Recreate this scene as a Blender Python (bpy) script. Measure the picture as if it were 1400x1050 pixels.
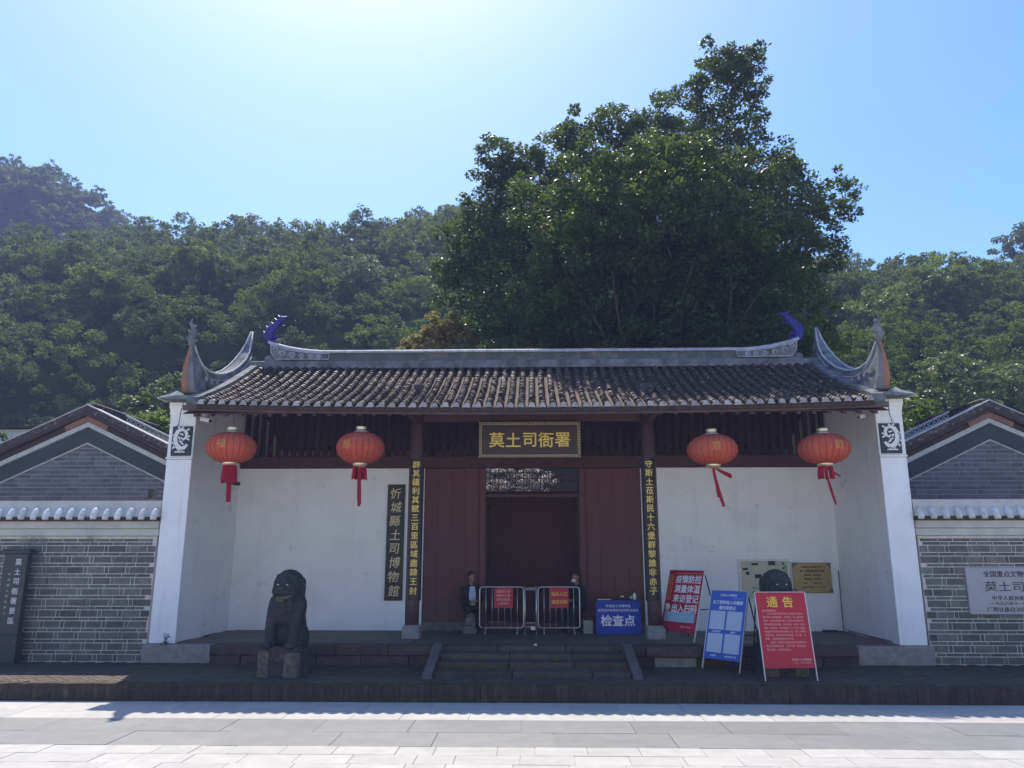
import bpy, bmesh, math, random
import numpy as np
from mathutils import Vector, Matrix

for _o in list(bpy.data.objects):
    bpy.data.objects.remove(_o)
SC = bpy.context.scene
COL = SC.collection
R = math.radians

# ------------------------------------------------------------------ camera
cam_d = bpy.data.cameras.new('camera')
cam_d.sensor_width = 36.0
cam_d.lens = 36.0 * 1051.0 / 1400.0
cam_d.clip_start = 0.1
cam_d.clip_end = 2000.0
cam = bpy.data.objects.new('camera', cam_d)
COL.objects.link(cam)
cam.location = (0.0, 0.0, 2.24)
cam.rotation_euler = (R(90 + 12.7), 0.0, R(1.5))
SC.camera = cam

# ------------------------------------------------------------------ light
SUN_EL = R(60.0)
SUN_AZ = math.atan2(-1.19, 3.86)          # towards the sun, clockwise from +Y (so a little to the left)
world = bpy.data.worlds.new('World')
SC.world = world
world.use_nodes = True
wn = world.node_tree.nodes
wl = world.node_tree.links
wn.clear()
wo = wn.new('ShaderNodeOutputWorld')
wb = wn.new('ShaderNodeBackground')
ws = wn.new('ShaderNodeTexSky')
ws.sky_type = 'NISHITA'
ws.sun_disc = False
ws.sun_elevation = SUN_EL
ws.sun_rotation = SUN_AZ
ws.altitude = 150.0
ws.air_density = 1.0
ws.dust_density = 1.0
ws.ozone_density = 0.8
wb.inputs['Strength'].default_value = 0.080
wh = wn.new('ShaderNodeHueSaturation')
wh.inputs['Saturation'].default_value = 1.38
wl.new(ws.outputs['Color'], wh.inputs['Color'])
wl.new(wh.outputs['Color'], wb.inputs['Color'])
wl.new(wb.outputs['Background'], wo.inputs['Surface'])

sun_d = bpy.data.lights.new('sun', 'SUN')
sun_d.energy = 2.5
sun_d.angle = R(0.53)
sun_d.color = (1.0, 0.90, 0.75)
sun = bpy.data.objects.new('sun', sun_d)
COL.objects.link(sun)
_ts = Vector((math.sin(SUN_AZ) * math.cos(SUN_EL), math.cos(SUN_AZ) * math.cos(SUN_EL), math.sin(SUN_EL)))
sun.rotation_euler = _ts.to_track_quat('Z', 'Y').to_euler()
sun.location = (0, 0, 60)

SC.view_settings.view_transform = 'Standard'
SC.view_settings.look = 'None'
SC.view_settings.gamma = 1.0
SC.view_settings.use_curve_mapping = False
SC.view_settings.exposure = 1.62
SC.render.engine = 'CYCLES'
SC.cycles.use_denoising = True
SC.cycles.max_bounces = 8
SC.cycles.diffuse_bounces = 4
SC.cycles.glossy_bounces = 3
SC.cycles.transmission_bounces = 4
SC.cycles.volume_bounces = 1
SC.cycles.sample_clamp_indirect = 6.0

rnd = random.Random(7)

# ------------------------------------------------------------------ materials
def _mixcol(nt, f, a, b):
    m = nt.nodes.new('ShaderNodeMix')
    m.data_type = 'RGBA'
    if isinstance(f, (int, float)):
        m.inputs[0].default_value = f
    else:
        nt.links.new(f, m.inputs[0])
    for sock, v in ((m.inputs[6], a), (m.inputs[7], b)):
        if isinstance(v, (tuple, list)):
            sock.default_value = (v[0], v[1], v[2], 1)
        else:
            nt.links.new(v, sock)
    return m.outputs[2]


def _noise(nt, pos, scale, detail=4.0, rough=0.6, dist=0.0):
    n = nt.nodes.new('ShaderNodeTexNoise')
    n.inputs['Scale'].default_value = scale
    n.inputs['Detail'].default_value = detail
    n.inputs['Roughness'].default_value = rough
    n.inputs['Distortion'].default_value = dist
    if pos is not None:
        nt.links.new(pos, n.inputs['Vector'])
    return n.outputs['Fac']


def _ramp(nt, f, lo, hi):
    r = nt.nodes.new('ShaderNodeMapRange')
    r.inputs['From Min'].default_value = lo
    r.inputs['From Max'].default_value = hi
    nt.links.new(f, r.inputs['Value'])
    return r.outputs['Result']


def mat(name, c1, c2=None, scale=6.0, lo=0.35, hi=0.65, rough=0.8, bump=0.0, bscale=None, c3=None, scale3=1.2,
        lo3=0.5, hi3=0.75, metal=0.0, rand=0.0, spec=0.4, stretch=None, mute=None):
    """principled surface: two colours mixed by noise, a third as larger stains or painted highlights, per-object brightness, bump"""
    m = bpy.data.materials.new(name)
    m.use_nodes = True
    nt = m.node_tree
    b = nt.nodes['Principled BSDF']
    b.inputs['Roughness'].default_value = rough
    b.inputs['Metallic'].default_value = metal
    b.inputs['Specular IOR Level'].default_value = spec
    g = nt.nodes.new('ShaderNodeNewGeometry')
    pos = g.outputs['Position']
    if stretch:
        mp = nt.nodes.new('ShaderNodeMapping')
        mp.inputs['Scale'].default_value = stretch
        nt.links.new(pos, mp.inputs['Vector'])
        pos = mp.outputs['Vector']
    c = None
    if c2 is not None:
        f = _ramp(nt, _noise(nt, pos, scale), lo, hi)
        c = _mixcol(nt, f, c1, c2)
    if c3 is not None:
        f3 = _ramp(nt, _noise(nt, pos, scale3, 6.0, 0.65), lo3, hi3)
        c = _mixcol(nt, f3, c if c is not None else c1, c3)
    if rand:
        oi = nt.nodes.new('ShaderNodeObjectInfo')
        mr = nt.nodes.new('ShaderNodeMapRange')
        mr.inputs['To Min'].default_value = 1.0 - rand
        mr.inputs['To Max'].default_value = 1.0 + rand
        nt.links.new(oi.outputs['Random'], mr.inputs['Value'])
        vm = nt.nodes.new('ShaderNodeVectorMath')
        vm.operation = 'SCALE'
        if c is None:
            vm.inputs[0].default_value = c1
        else:
            nt.links.new(c, vm.inputs[0])
        nt.links.new(mr.outputs['Result'], vm.inputs['Scale'])
        c = vm.outputs[0]
    if c is None:
        b.inputs['Base Color'].default_value = (c1[0], c1[1], c1[2], 1)
    else:
        nt.links.new(c, b.inputs['Base Color'])
    if bump:
        bp = nt.nodes.new('ShaderNodeBump')
        bp.inputs['Strength'].default_value = 1.0
        bp.inputs['Distance'].default_value = bump
        nt.links.new(_noise(nt, pos, bscale or scale * 3, 5.0), bp.inputs['Height'])
        nt.links.new(bp.outputs['Normal'], b.inputs['Normal'])
    return m


def leafmat(name, ca, cb, cc, trans=0.35, rough=0.42, tscale=0.12, spec=0.5, tcol=1.0, tc3=(0.16, 0.26, 0.03)):
    """leaf: reflect + translucent, tone from the per-tree 'tint' value and noise"""
    m = bpy.data.materials.new(name)
    m.use_nodes = True
    nt = m.node_tree
    b = nt.nodes['Principled BSDF']
    out = nt.nodes['Material Output']
    at = nt.nodes.new('ShaderNodeAttribute')
    at.attribute_name = 'tint'
    g = nt.nodes.new('ShaderNodeNewGeometry')
    n1 = _ramp(nt, _noise(nt, g.outputs['Position'], tscale, 3.0), 0.35, 0.65)
    c = _mixcol(nt, at.outputs['Fac'], ca, cb)
    ad = nt.nodes.new('ShaderNodeMath')
    ad.operation = 'MULTIPLY'
    ad.inputs[1].default_value = 0.6
    nt.links.new(n1, ad.inputs[0])
    c = _mixcol(nt, ad.outputs[0], c, cc)
    nt.links.new(c, b.inputs['Base Color'])
    b.inputs['Roughness'].default_value = rough
    b.inputs['Specular IOR Level'].default_value = spec
    t = nt.nodes.new('ShaderNodeBsdfTranslucent')
    tc = _mixcol(nt, 0.5, c, (tc3[0] * tcol, tc3[1] * tcol, tc3[2] * tcol))
    nt.links.new(tc, t.inputs['Color'])
    mx = nt.nodes.new('ShaderNodeMixShader')
    mx.inputs[0].default_value = trans
    nt.links.new(b.outputs[0], mx.inputs[1])
    nt.links.new(t.outputs[0], mx.inputs[2])
    nt.links.new(mx.outputs[0], out.inputs['Surface'])
    return m


M = {}
M['plaster'] = mat('white_plaster', (0.89, 0.885, 0.87), (0.84, 0.835, 0.82), 1.3, rough=0.9, bump=0.005, bscale=9, c3=(0.72, 0.70, 0.67), scale3=0.9, lo3=0.56, hi3=0.9, spec=0.2)
def streaks(m, col, amount, sc, lo, hi):
    """rain streaks and damp marks: a tall narrow noise mixed over the base colour"""
    nt = m.node_tree
    b_ = nt.nodes['Principled BSDF']
    src = b_.inputs['Base Color'].links[0].from_socket
    g_ = nt.nodes.new('ShaderNodeNewGeometry')
    mp = nt.nodes.new('ShaderNodeMapping')
    mp.inputs['Scale'].default_value = sc
    nt.links.new(g_.outputs['Position'], mp.inputs['Vector'])
    f_ = _ramp(nt, _noise(nt, mp.outputs['Vector'], 1.0, 6.0, 0.7), lo, hi)
    mu = nt.nodes.new('ShaderNodeMath')
    mu.operation = 'MULTIPLY'
    mu.inputs[1].default_value = amount
    nt.links.new(f_, mu.inputs[0])
    nt.links.new(_mixcol(nt, mu.outputs[0], src, col), b_.inputs['Base Color'])
streaks(M['plaster'], (0.56, 0.53, 0.49), 0.35, (5.0, 5.0, 0.35), 0.52, 0.80)
streaks(M['plaster'], (0.42, 0.41, 0.38), 0.5, (1.6, 1.6, 2.2), 0.62, 0.72)
M['plaster_pier'] = mat('lime_washed_plaster', (0.84, 0.86, 0.87), (0.76, 0.79, 0.81), 2.0, rough=0.9, bump=0.004, bscale=11, c3=(0.62, 0.63, 0.62), scale3=1.1, lo3=0.6, hi3=0.95, spec=0.2)
M['cream_plaster'] = mat('cream_plaster', (0.80, 0.72, 0.58), (0.74, 0.66, 0.53), 1.5, rough=0.9, spec=0.2)
streaks(M['plaster_pier'], (0.52, 0.50, 0.46), 0.5, (7.0, 7.0, 0.5), 0.55, 0.80)
M['pale_band'] = mat('weathered_pale_plaster', (0.55, 0.54, 0.50), (0.44, 0.44, 0.42), 2.2, rough=0.9, bump=0.004, bscale=14, c3=(0.27, 0.27, 0.25), scale3=2.5, lo3=0.6, hi3=0.85, spec=0.2)
M['redwood'] = mat('dark_red_painted_wood', (0.130, 0.056, 0.048), (0.112, 0.049, 0.042), 3.0, rough=0.65, bump=0.003, bscale=8, stretch=(6, 6, 0.6), rand=0.06, spec=0.3)
M['darkwood'] = mat('dark_brown_wood', (0.098, 0.046, 0.040), (0.078, 0.037, 0.033), 3.0, rough=0.7, bump=0.003, bscale=8, stretch=(3, 3, 3), rand=0.08, spec=0.3)
M['slatwood'] = mat('near_black_wood', (0.040, 0.022, 0.020), (0.030, 0.017, 0.016), 3.0, rough=0.8, spec=0.2)  # even near-black tone, so the slats show less
M['column'] = mat('brown_lacquered_column', (0.11, 0.062, 0.058), (0.085, 0.050, 0.048), 2.5, rough=0.5, stretch=(3, 3, 0.5), spec=0.4)
M['stone_pale'] = mat('pale_limestone', (0.30, 0.29, 0.28), (0.22, 0.21, 0.205), 7.0, rough=0.88, bump=0.006, bscale=22, c3=(0.10, 0.10, 0.095), scale3=3.0, lo3=0.58, hi3=0.8, spec=0.2)
M['stone_dark'] = mat('dark_worn_stone', (0.094, 0.071, 0.057), (0.062, 0.047, 0.038), 6.0, rough=0.75, bump=0.006, bscale=18, c3=(0.130, 0.100, 0.080), scale3=2.0, lo3=0.55, hi3=0.8, rand=0.22, spec=0.3)
M['floor_stone'] = mat('grey_floor_slab', (0.140, 0.108, 0.088), (0.104, 0.080, 0.066), 5.0, rough=0.6, bump=0.003, bscale=16, rand=0.15, spec=0.35)
M['lion'] = mat('blackened_stone', (0.040, 0.040, 0.045), (0.026, 0.026, 0.030), 7.0, rough=0.75, bump=0.012, bscale=16, c3=(0.065, 0.065, 0.068), scale3=4.0, lo3=0.55, hi3=0.75, spec=0.3)
M['stone_mid'] = mat('mid_grey_worn_stone', (0.145, 0.128, 0.120), (0.105, 0.094, 0.088), 6.0, rough=0.8, bump=0.006, bscale=18, spec=0.25)
M['lion_pale'] = mat('lichen_grey_stone', (0.165, 0.145, 0.115), (0.085, 0.075, 0.062), 9.0, rough=0.9, bump=0.02, bscale=14, spec=0.2)
M['lion_base'] = mat('dark_stained_pedestal_stone', (0.062, 0.055, 0.050), (0.040, 0.036, 0.034), 7.0, rough=0.85, bump=0.012, bscale=16, c3=(0.12, 0.105, 0.085), scale3=5.0, lo3=0.52, hi3=0.7, spec=0.25)
M['eye'] = mat('white_painted_eye', (0.75, 0.75, 0.75), rough=0.4)
M['tile'] = mat('grey_clay_roof_tile', (0.036, 0.025, 0.025), (0.070, 0.052, 0.050), 9.0, lo=0.40, hi=0.66, rough=0.62, bump=0.004, bscale=40, c3=(0.25, 0.215, 0.21), scale3=11.0, lo3=0.56, hi3=0.66, rand=0.15, spec=0.4)  # lighter c3 patches imitate sun highlights on the tiles
M['pan'] = mat('dark_pan_tile', (0.046, 0.031, 0.030), (0.070, 0.049, 0.045), 8.0, rough=0.8, bump=0.008, bscale=25, spec=0.2)
M['tile_end'] = mat('lime_whitened_tile_end', (0.42, 0.40, 0.41), (0.29, 0.27, 0.28), 14.0, rough=0.9, rand=0.25, c3=(0.2, 0.19, 0.19), scale3=9, lo3=0.58, hi3=0.72, spec=0.2)
M['lime'] = mat('white_lime_coping', (0.72, 0.72, 0.71), (0.55, 0.55, 0.54), 9.0, rough=0.9, bump=0.004, bscale=30, rand=0.12, c3=(0.3, 0.3, 0.29), scale3=8, lo3=0.6, hi3=0.75, spec=0.2)
M['ridge'] = mat('weathered_ridge_plaster', (0.23, 0.235, 0.25), (0.14, 0.145, 0.16), 3.5, rough=0.9, bump=0.006, bscale=18, c3=(0.07, 0.075, 0.075), scale3=2.4, lo3=0.46, hi3=0.66, spec=0.2)
M['ridge_dark'] = mat('mossy_dark_ridge_panel', (0.085, 0.095, 0.095), (0.13, 0.135, 0.135), 3.0, rough=0.9, bump=0.005, bscale=18, c3=(0.21, 0.20, 0.17), scale3=3.2, lo3=0.52, hi3=0.68, spec=0.2)
M['ridge_light'] = mat('pale_lime_scrollwork', (0.50, 0.51, 0.54), (0.34, 0.35, 0.39), 7.0, rough=0.9, c3=(0.16, 0.17, 0.19), scale3=6, lo3=0.52, hi3=0.75, spec=0.2)
M['ochre'] = mat('faded_orange_paint', (0.34, 0.150, 0.095), (0.26, 0.150, 0.112), 5.0, rough=0.9, bump=0.003, bscale=20, c3=(0.20, 0.15, 0.13), scale3=3.5, lo3=0.55, hi3=0.8, spec=0.2)
M['apex_brown'] = mat('faded_brown_apex_paint', (0.25, 0.145, 0.105), (0.19, 0.12, 0.095), 5.0, rough=0.9, spec=0.2)
M['blue_glaze'] = mat('deep_blue_painted_ornament', (0.020, 0.019, 0.24), (0.013, 0.013, 0.13), 9.0, rough=0.45, c3=(0.05, 0.06, 0.20), scale3=12, lo3=0.55, hi3=0.7, spec=0.4)
M['mortar'] = mat('pale_mortar', (0.64, 0.62, 0.60), (0.50, 0.485, 0.47), 9.0, rough=0.95, spec=0.15, c3=(0.22, 0.22, 0.22), scale3=2.2, lo3=0.58, hi3=0.75)
M['brick'] = mat('blue_grey_brick', (0.165, 0.155, 0.150), (0.115, 0.108, 0.105), 12.0, rough=0.9, bump=0.003, bscale=40, rand=0.28, c3=(0.22, 0.205, 0.18), scale3=1.6, lo3=0.5, hi3=0.75, spec=0.2)
M['gable_brick'] = mat('slate_grey_brick', (0.150, 0.142, 0.165), (0.118, 0.112, 0.130), 10.0, rough=0.9, bump=0.002, bscale=40, rand=0.2, spec=0.2)
M['gable_mortar'] = mat('grey_mortar', (0.42, 0.42, 0.46), (0.32, 0.32, 0.36), 16.0, rough=0.95, spec=0.15)
M['slate_band'] = mat('slate_blue_painted_band', (0.060, 0.072, 0.085), (0.048, 0.056, 0.068), 3.0, rough=0.85, spec=0.2)
M['trim'] = mat('grey_white_trim', (0.50, 0.50, 0.51), (0.40, 0.40, 0.41), 5.0, rough=0.9, spec=0.2)
M['paver'] = mat('dark_brick_paver', (0.084, 0.063, 0.051), (0.056, 0.042, 0.034), 5.0, rough=0.75, bump=0.003, bscale=25, c3=(0.115, 0.09, 0.072), scale3=1.5, lo3=0.5, hi3=0.75, spec=0.3)
M['kerb'] = mat('mossy_kerb_brick', (0.066, 0.050, 0.039), (0.044, 0.035, 0.027), 9.0, rough=0.85, bump=0.006, bscale=25, rand=0.16, c3=(0.105, 0.085, 0.066), scale3=6.0, lo3=0.58, hi3=0.72, spec=0.25)
M['slab_pale'] = mat('pale_granite_slab', (0.405, 0.40, 0.39), (0.345, 0.345, 0.335), 4.0, rough=0.7, bump=0.001, bscale=60, rand=0.06, c3=(0.33, 0.33, 0.325), scale3=0.7, lo3=0.5, hi3=0.8, spec=0.3)
M['slab_grey'] = mat('grey_granite_slab', (0.205, 0.213, 0.217), (0.175, 0.183, 0.188), 4.0, rough=0.6, bump=0.001, bscale=60, rand=0.08, c3=(0.155, 0.16, 0.165), scale3=0.6, lo3=0.5, hi3=0.8, spec=0.35)
streaks(M['slab_pale'], (0.26, 0.25, 0.235), 0.5, (0.55, 1.6, 1.0), 0.52, 0.75)
streaks(M['slab_grey'], (0.13, 0.135, 0.14), 0.5, (0.4, 1.8, 1.0), 0.50, 0.75)
M['joint'] = mat('pale_slab_bedding', (0.52, 0.50, 0.465), (0.45, 0.435, 0.40), 3.0, rough=0.9, spec=0.2)
M['soil'] = mat('dusty_ground', (0.11, 0.095, 0.07), (0.06, 0.07, 0.035), 0.6, rough=0.95, spec=0.1)
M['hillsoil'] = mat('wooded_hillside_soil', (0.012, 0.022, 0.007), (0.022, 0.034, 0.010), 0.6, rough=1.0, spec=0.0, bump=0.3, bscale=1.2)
M['bark'] = mat('grey_brown_bark', (0.085, 0.070, 0.055), (0.045, 0.038, 0.032), 5.0, rough=0.9, bump=0.02, bscale=9, stretch=(2, 2, 0.4), spec=0.2)
M['gold'] = mat('gold_leaf_lettering', (0.86, 0.64, 0.15), (0.76, 0.55, 0.12), 20.0, rough=0.42, metal=0.05, spec=0.6)
M['goldpale'] = mat('pale_gold_carved_lettering', (0.80, 0.69, 0.40), (0.68, 0.58, 0.32), 20.0, rough=0.5, metal=0.05, spec=0.5)
M['lacquer'] = mat('black_lacquer_board', (0.016, 0.014, 0.013), (0.024, 0.020, 0.018), 5.0, rough=0.42, spec=0.4)
M['plaque_ground'] = mat('dark_brown_plaque_board', (0.060, 0.040, 0.036), (0.045, 0.032, 0.030), 5.0, rough=0.55, spec=0.35)
M['lantern'] = mat('red_lantern_silk', (0.50, 0.095, 0.052), (0.42, 0.075, 0.042), 3.0, rough=0.75, rand=0.12, c3=(0.44, 0.13, 0.07), scale3=2.0, spec=0.25)
M['rib'] = mat('dark_red_lantern_rib', (0.26, 0.035, 0.022), rough=0.7)
M['tassel'] = mat('crimson_tassel', (0.38, 0.018, 0.045), (0.28, 0.012, 0.03), 30.0, rough=0.8, spec=0.2)
M['goldcap'] = mat('bright_gold_foil_cap', (0.86, 0.74, 0.50), rough=0.3, metal=0.7)
M['lantern_gold'] = mat('faded_gold_print', (0.60, 0.27, 0.08), rough=0.7)
M['steel'] = mat('stainless_steel_tube', (0.62, 0.61, 0.62), rough=0.38, metal=0.85)
M['whitemetal'] = mat('white_powder_coated_metal', (0.72, 0.72, 0.70), rough=0.45)
M['alu'] = mat('aluminium_frame', (0.60, 0.60, 0.58), rough=0.4, metal=0.5)
M['blackmetal'] = mat('black_painted_steel', (0.02, 0.02, 0.022), rough=0.5)
M['redsign'] = mat('red_printed_sheet', (0.50, 0.022, 0.040), (0.46, 0.020, 0.036), 2.0, rough=0.5, spec=0.4)
M['redsign2'] = mat('crimson_printed_sheet', (0.42, 0.014, 0.045), (0.38, 0.013, 0.040), 2.0, rough=0.5, spec=0.4)
M['bluesign'] = mat('blue_printed_sheet', (0.055, 0.125, 0.50), (0.050, 0.115, 0.46), 2.0, rough=0.5, spec=0.4)
M['bluecloth'] = mat('deep_blue_banner', (0.012, 0.060, 0.40), (0.010, 0.050, 0.34), 2.0, rough=0.55, spec=0.35)
M['print_white'] = mat('white_print', (0.78, 0.79, 0.82), rough=0.6)
M['print_yellow'] = mat('yellow_print', (0.80, 0.55, 0.06), rough=0.6)
M['print_pink'] = mat('pale_pink_print', (0.78, 0.42, 0.40), rough=0.6)
M['print_orange'] = mat('orange_print', (0.75, 0.25, 0.08), rough=0.6)
M['print_panel'] = mat('pale_blue_grey_panel', (0.52, 0.60, 0.74), (0.44, 0.52, 0.68), 60.0, rough=0.6)
M['print_teal'] = mat('pale_teal_panel', (0.34, 0.52, 0.60), (0.26, 0.44, 0.54), 60.0, rough=0.6)
M['print_black'] = mat('black_print', (0.03, 0.03, 0.03), rough=0.6)
M['print_brown'] = mat('dark_brown_engraving', (0.075, 0.06, 0.035), rough=0.6)
M['cream'] = mat('cream_map_sheet', (0.52, 0.50, 0.36), (0.46, 0.45, 0.32), 6.0, rough=0.4, spec=0.4)
M['bronze'] = mat('brass_plate', (0.40, 0.31, 0.13), (0.34, 0.27, 0.12), 9.0, rough=0.5, metal=0.35)
M['bronze_dark'] = mat('darkened_brass_corner', (0.16, 0.15, 0.09), rough=0.6, metal=0.3)
M['marble'] = mat('grey_polished_stone_tablet', (0.36, 0.37, 0.40), (0.32, 0.33, 0.36), 5.0, rough=0.35, spec=0.5)
M['engraved'] = mat('dark_engraved_lettering', (0.045, 0.045, 0.055), rough=0.8)
M['stele'] = mat('dark_grey_stele_stone', (0.060, 0.056, 0.060), (0.046, 0.044, 0.048), 4.0, rough=0.5, bump=0.002, bscale=30, spec=0.4)
M['relief_ground'] = mat('slate_grey_relief_ground', (0.060, 0.075, 0.085), (0.05, 0.06, 0.07), 8.0, rough=0.85, spec=0.2)
M['relief'] = mat('white_stucco_relief', (0.74, 0.75, 0.76), rough=0.85, spec=0.2)
M['cable'] = mat('black_cable', (0.012, 0.012, 0.012), rough=0.6)
M['camwhite'] = mat('white_camera_housing', (0.70, 0.70, 0.70), rough=0.4)
M['glass'] = mat('dark_glass', (0.01, 0.01, 0.012), rough=0.08, spec=0.6)
M['skin'] = mat('skin', (0.27, 0.155, 0.105), rough=0.6)
M['hair'] = mat('black_hair', (0.012, 0.010, 0.010), rough=0.6)
M['jacket'] = mat('dark_navy_jacket', (0.022, 0.022, 0.032), rough=0.9)
M['jacket2'] = mat('black_padded_jacket', (0.016, 0.015, 0.017), rough=0.85)
M['trousers'] = mat('dark_trousers', (0.022, 0.021, 0.024), rough=0.9)
M['shirt'] = mat('pale_blue_shirt', (0.42, 0.48, 0.66), rough=0.85)
M['shoe'] = mat('dark_maroon_shoe', (0.05, 0.018, 0.018), rough=0.6)
M['paper'] = mat('white_paper', (0.75, 0.75, 0.74), rough=0.7)
M['plasticpink'] = mat('red_plastic_stool', (0.10, 0.03, 0.03), rough=0.5)
M['carvedstone'] = mat('weathered_carved_stone', (0.20, 0.17, 0.16), (0.12, 0.105, 0.10), 9.0, rough=0.9, bump=0.01, bscale=25, spec=0.2)
M['farwall'] = mat('pale_blue_house_wall', (0.55, 0.60, 0.66), rough=0.9)
M['leaf_big'] = leafmat('glossy_dark_fig_leaf', (0.030, 0.052, 0.016), (0.070, 0.108, 0.026), (0.050, 0.085, 0.020), trans=0.36, rough=0.42, tscale=0.4, spec=0.4)
M['leaf_hill'] = leafmat('hillside_foliage', (0.034, 0.072, 0.018), (0.150, 0.190, 0.036), (0.060, 0.098, 0.026), trans=0.38, rough=0.62, tscale=0.05, spec=0.15)
M['leaf_bright'] = leafmat('bright_green_foliage', (0.105, 0.175, 0.036), (0.190, 0.260, 0.062), (0.130, 0.185, 0.055), trans=0.42, rough=0.45, tscale=0.5, spec=0.3)
M['leaf_grey'] = leafmat('grey_green_foliage', (0.110, 0.135, 0.080), (0.200, 0.220, 0.145), (0.130, 0.150, 0.095), trans=0.36, rough=0.4, tscale=0.5, spec=0.4)
M['leaf_glint'] = leafmat('painted_sun_glint_foliage', (0.30, 0.30, 0.27), (0.42, 0.41, 0.39), (0.36, 0.36, 0.34), trans=0.5, rough=0.4, tscale=0.5, spec=0.4, tcol=1.0, tc3=(0.46, 0.43, 0.45))  # pale leaf colour imitates sun glints seen through the fretwork
M['leaf_brown'] = leafmat('dry_brown_vine_foliage', (0.30, 0.19, 0.11), (0.36, 0.26, 0.12), (0.14, 0.17, 0.05), trans=0.4, rough=0.6, tscale=0.6, spec=0.2, tcol=1.2)

# ------------------------------------------------------------------ mesh helpers
class MB:
    def __init__(self):
        self.v = []
        self.f = []

    def add(self, vs, fs):
        n = len(self.v)
        self.v += [tuple(p) for p in vs]
        self.f += [tuple(i + n for i in q) for q in fs]
        return self

    def box(self, x0, x1, y0, y1, z0, z1):
        return self.add([(x0, y0, z0), (x1, y0, z0), (x1, y1, z0), (x0, y1, z0), (x0, y0, z1), (x1, y0, z1), (x1, y1, z1), (x0, y1, z1)],
                        [(0, 3, 2, 1), (4, 5, 6, 7), (0, 1, 5, 4), (1, 2, 6, 5), (2, 3, 7, 6), (3, 0, 4, 7)])

    def cbox(self, x0, x1, y0, y1, z0, z1, c=0.01):
        """box with chamfered edges (44 triangles)"""
        X, Y, Z = (x0, x1), (y0, y1), (z0, z1)
        idx = {}
        vs = []
        for i in (0, 1):
            for j in (0, 1):
                for k in (0, 1):
                    sx, sy, sz = (1, -1)[i], (1, -1)[j], (1, -1)[k]
                    p = (X[i], Y[j], Z[k])
                    for a, q in enumerate(((p[0], p[1] + sy * c, p[2] + sz * c), (p[0] + sx * c, p[1], p[2] + sz * c), (p[0] + sx * c, p[1] + sy * c, p[2]))):
                        idx[(i, j, k, a)] = len(vs)
                        vs.append(q)
        fs = []
        for i in (0, 1):
            q = [idx[(i, 0, 0, 0)], idx[(i, 1, 0, 0)], idx[(i, 1, 1, 0)], idx[(i, 0, 1, 0)]]
            fs.append(q if i else q[::-1])
            q = [idx[(0, i, 0, 1)], idx[(1, i, 0, 1)], idx[(1, i, 1, 1)], idx[(0, i, 1, 1)]]
            fs.append(q[::-1] if i else q)
            q = [idx[(0, 0, i, 2)], idx[(1, 0, i, 2)], idx[(1, 1, i, 2)], idx[(0, 1, i, 2)]]
            fs.append(q if i else q[::-1])
        for a in (0, 1):
            for b in (0, 1):
                q = [idx[(a, b, 0, 0)], idx[(a, b, 1, 0)], idx[(a, b, 1, 1)], idx[(a, b, 0, 1)]]
                fs.append(q if a == b else q[::-1])
                q = [idx[(a, 0, b, 0)], idx[(a, 0, b, 2)], idx[(a, 1, b, 2)], idx[(a, 1, b, 0)]]
                fs.append(q if a == b else q[::-1])
                q = [idx[(0, a, b, 1)], idx[(1, a, b, 1)], idx[(1, a, b, 2)], idx[(0, a, b, 2)]]
                fs.append(q if a == b else q[::-1])
        for i in (0, 1):
            for j in (0, 1):
                for k in (0, 1):
                    q = [idx[(i, j, k, 0)], idx[(i, j, k, 1)], idx[(i, j, k, 2)]]
                    fs.append(q if (i + j + k) % 2 else q[::-1])
        return self.add(vs, fs)

    def prism(self, poly, ax, a, b):
        """extrude a 2D polygon along axis ax (0: poly is (y,z); 1: (x,z); 2: (x,y)) from a to b"""
        def P(u, v, t):
            return ((t, u, v), (u, t, v), (u, v, t))[ax]
        n = len(poly)
        vs = [P(u, v, a) for u, v in poly] + [P(u, v, b) for u, v in poly]
        fs = [tuple(range(n)), tuple(range(2 * n - 1, n - 1, -1))]
        fs += [(i, i + n, (i + 1) % n + n, (i + 1) % n) for i in range(n)]
        return self.add(vs, fs)

    def tube(self, pts, rad, n=8, cap=True):
        pts = [Vector(p) for p in pts]
        if not isinstance(rad, (list, tuple)):
            rad = [rad] * len(pts)
        up = Vector((0, 0, 1))
        rings = []
        prev = None
        for i, p in enumerate(pts):
            t = (pts[min(i + 1, len(pts) - 1)] - pts[max(i - 1, 0)]).normalized()
            if prev is None:
                a = t.cross(up)
                if a.length < 0.05:
                    a = t.cross(Vector((1, 0, 0)))
                a.normalize()
            else:
                a = (prev - t * prev.dot(t)).normalized()
            prev = a
            b = t.cross(a)
            rings.append([p + (a * math.cos(2 * math.pi * k / n) + b * math.sin(2 * math.pi * k / n)) * rad[i] for k in range(n)])
        vs = [q for r in rings for q in r]
        fs = []
        for i in range(len(pts) - 1):
            for k in range(n):
                fs.append((i * n + k, i * n + (k + 1) % n, (i + 1) * n + (k + 1) % n, (i + 1) * n + k))
        if cap:
            fs.append(tuple(range(n - 1, -1, -1)))
            fs.append(tuple((len(pts) - 1) * n + k for k in range(n)))
        return self.add(vs, fs)

    def lathe(self, prof, n=24, c=(0, 0, 0), sx=1.0, sy=1.0):
        vs = []
        for r, z in prof:
            for k in range(n):
                a = 2 * math.pi * k / n
                vs.append((c[0] + r * sx * math.cos(a), c[1] + r * sy * math.sin(a), c[2] + z))
        fs = []
        for i in range(len(prof) - 1):
            for k in range(n):
                fs.append((i * n + k, i * n + (k + 1) % n, (i + 1) * n + (k + 1) % n, (i + 1) * n + k))
        fs.append(tuple(range(n - 1, -1, -1)))
        fs.append(tuple((len(prof) - 1) * n + k for k in range(n)))
        return self.add(vs, fs)

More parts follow.
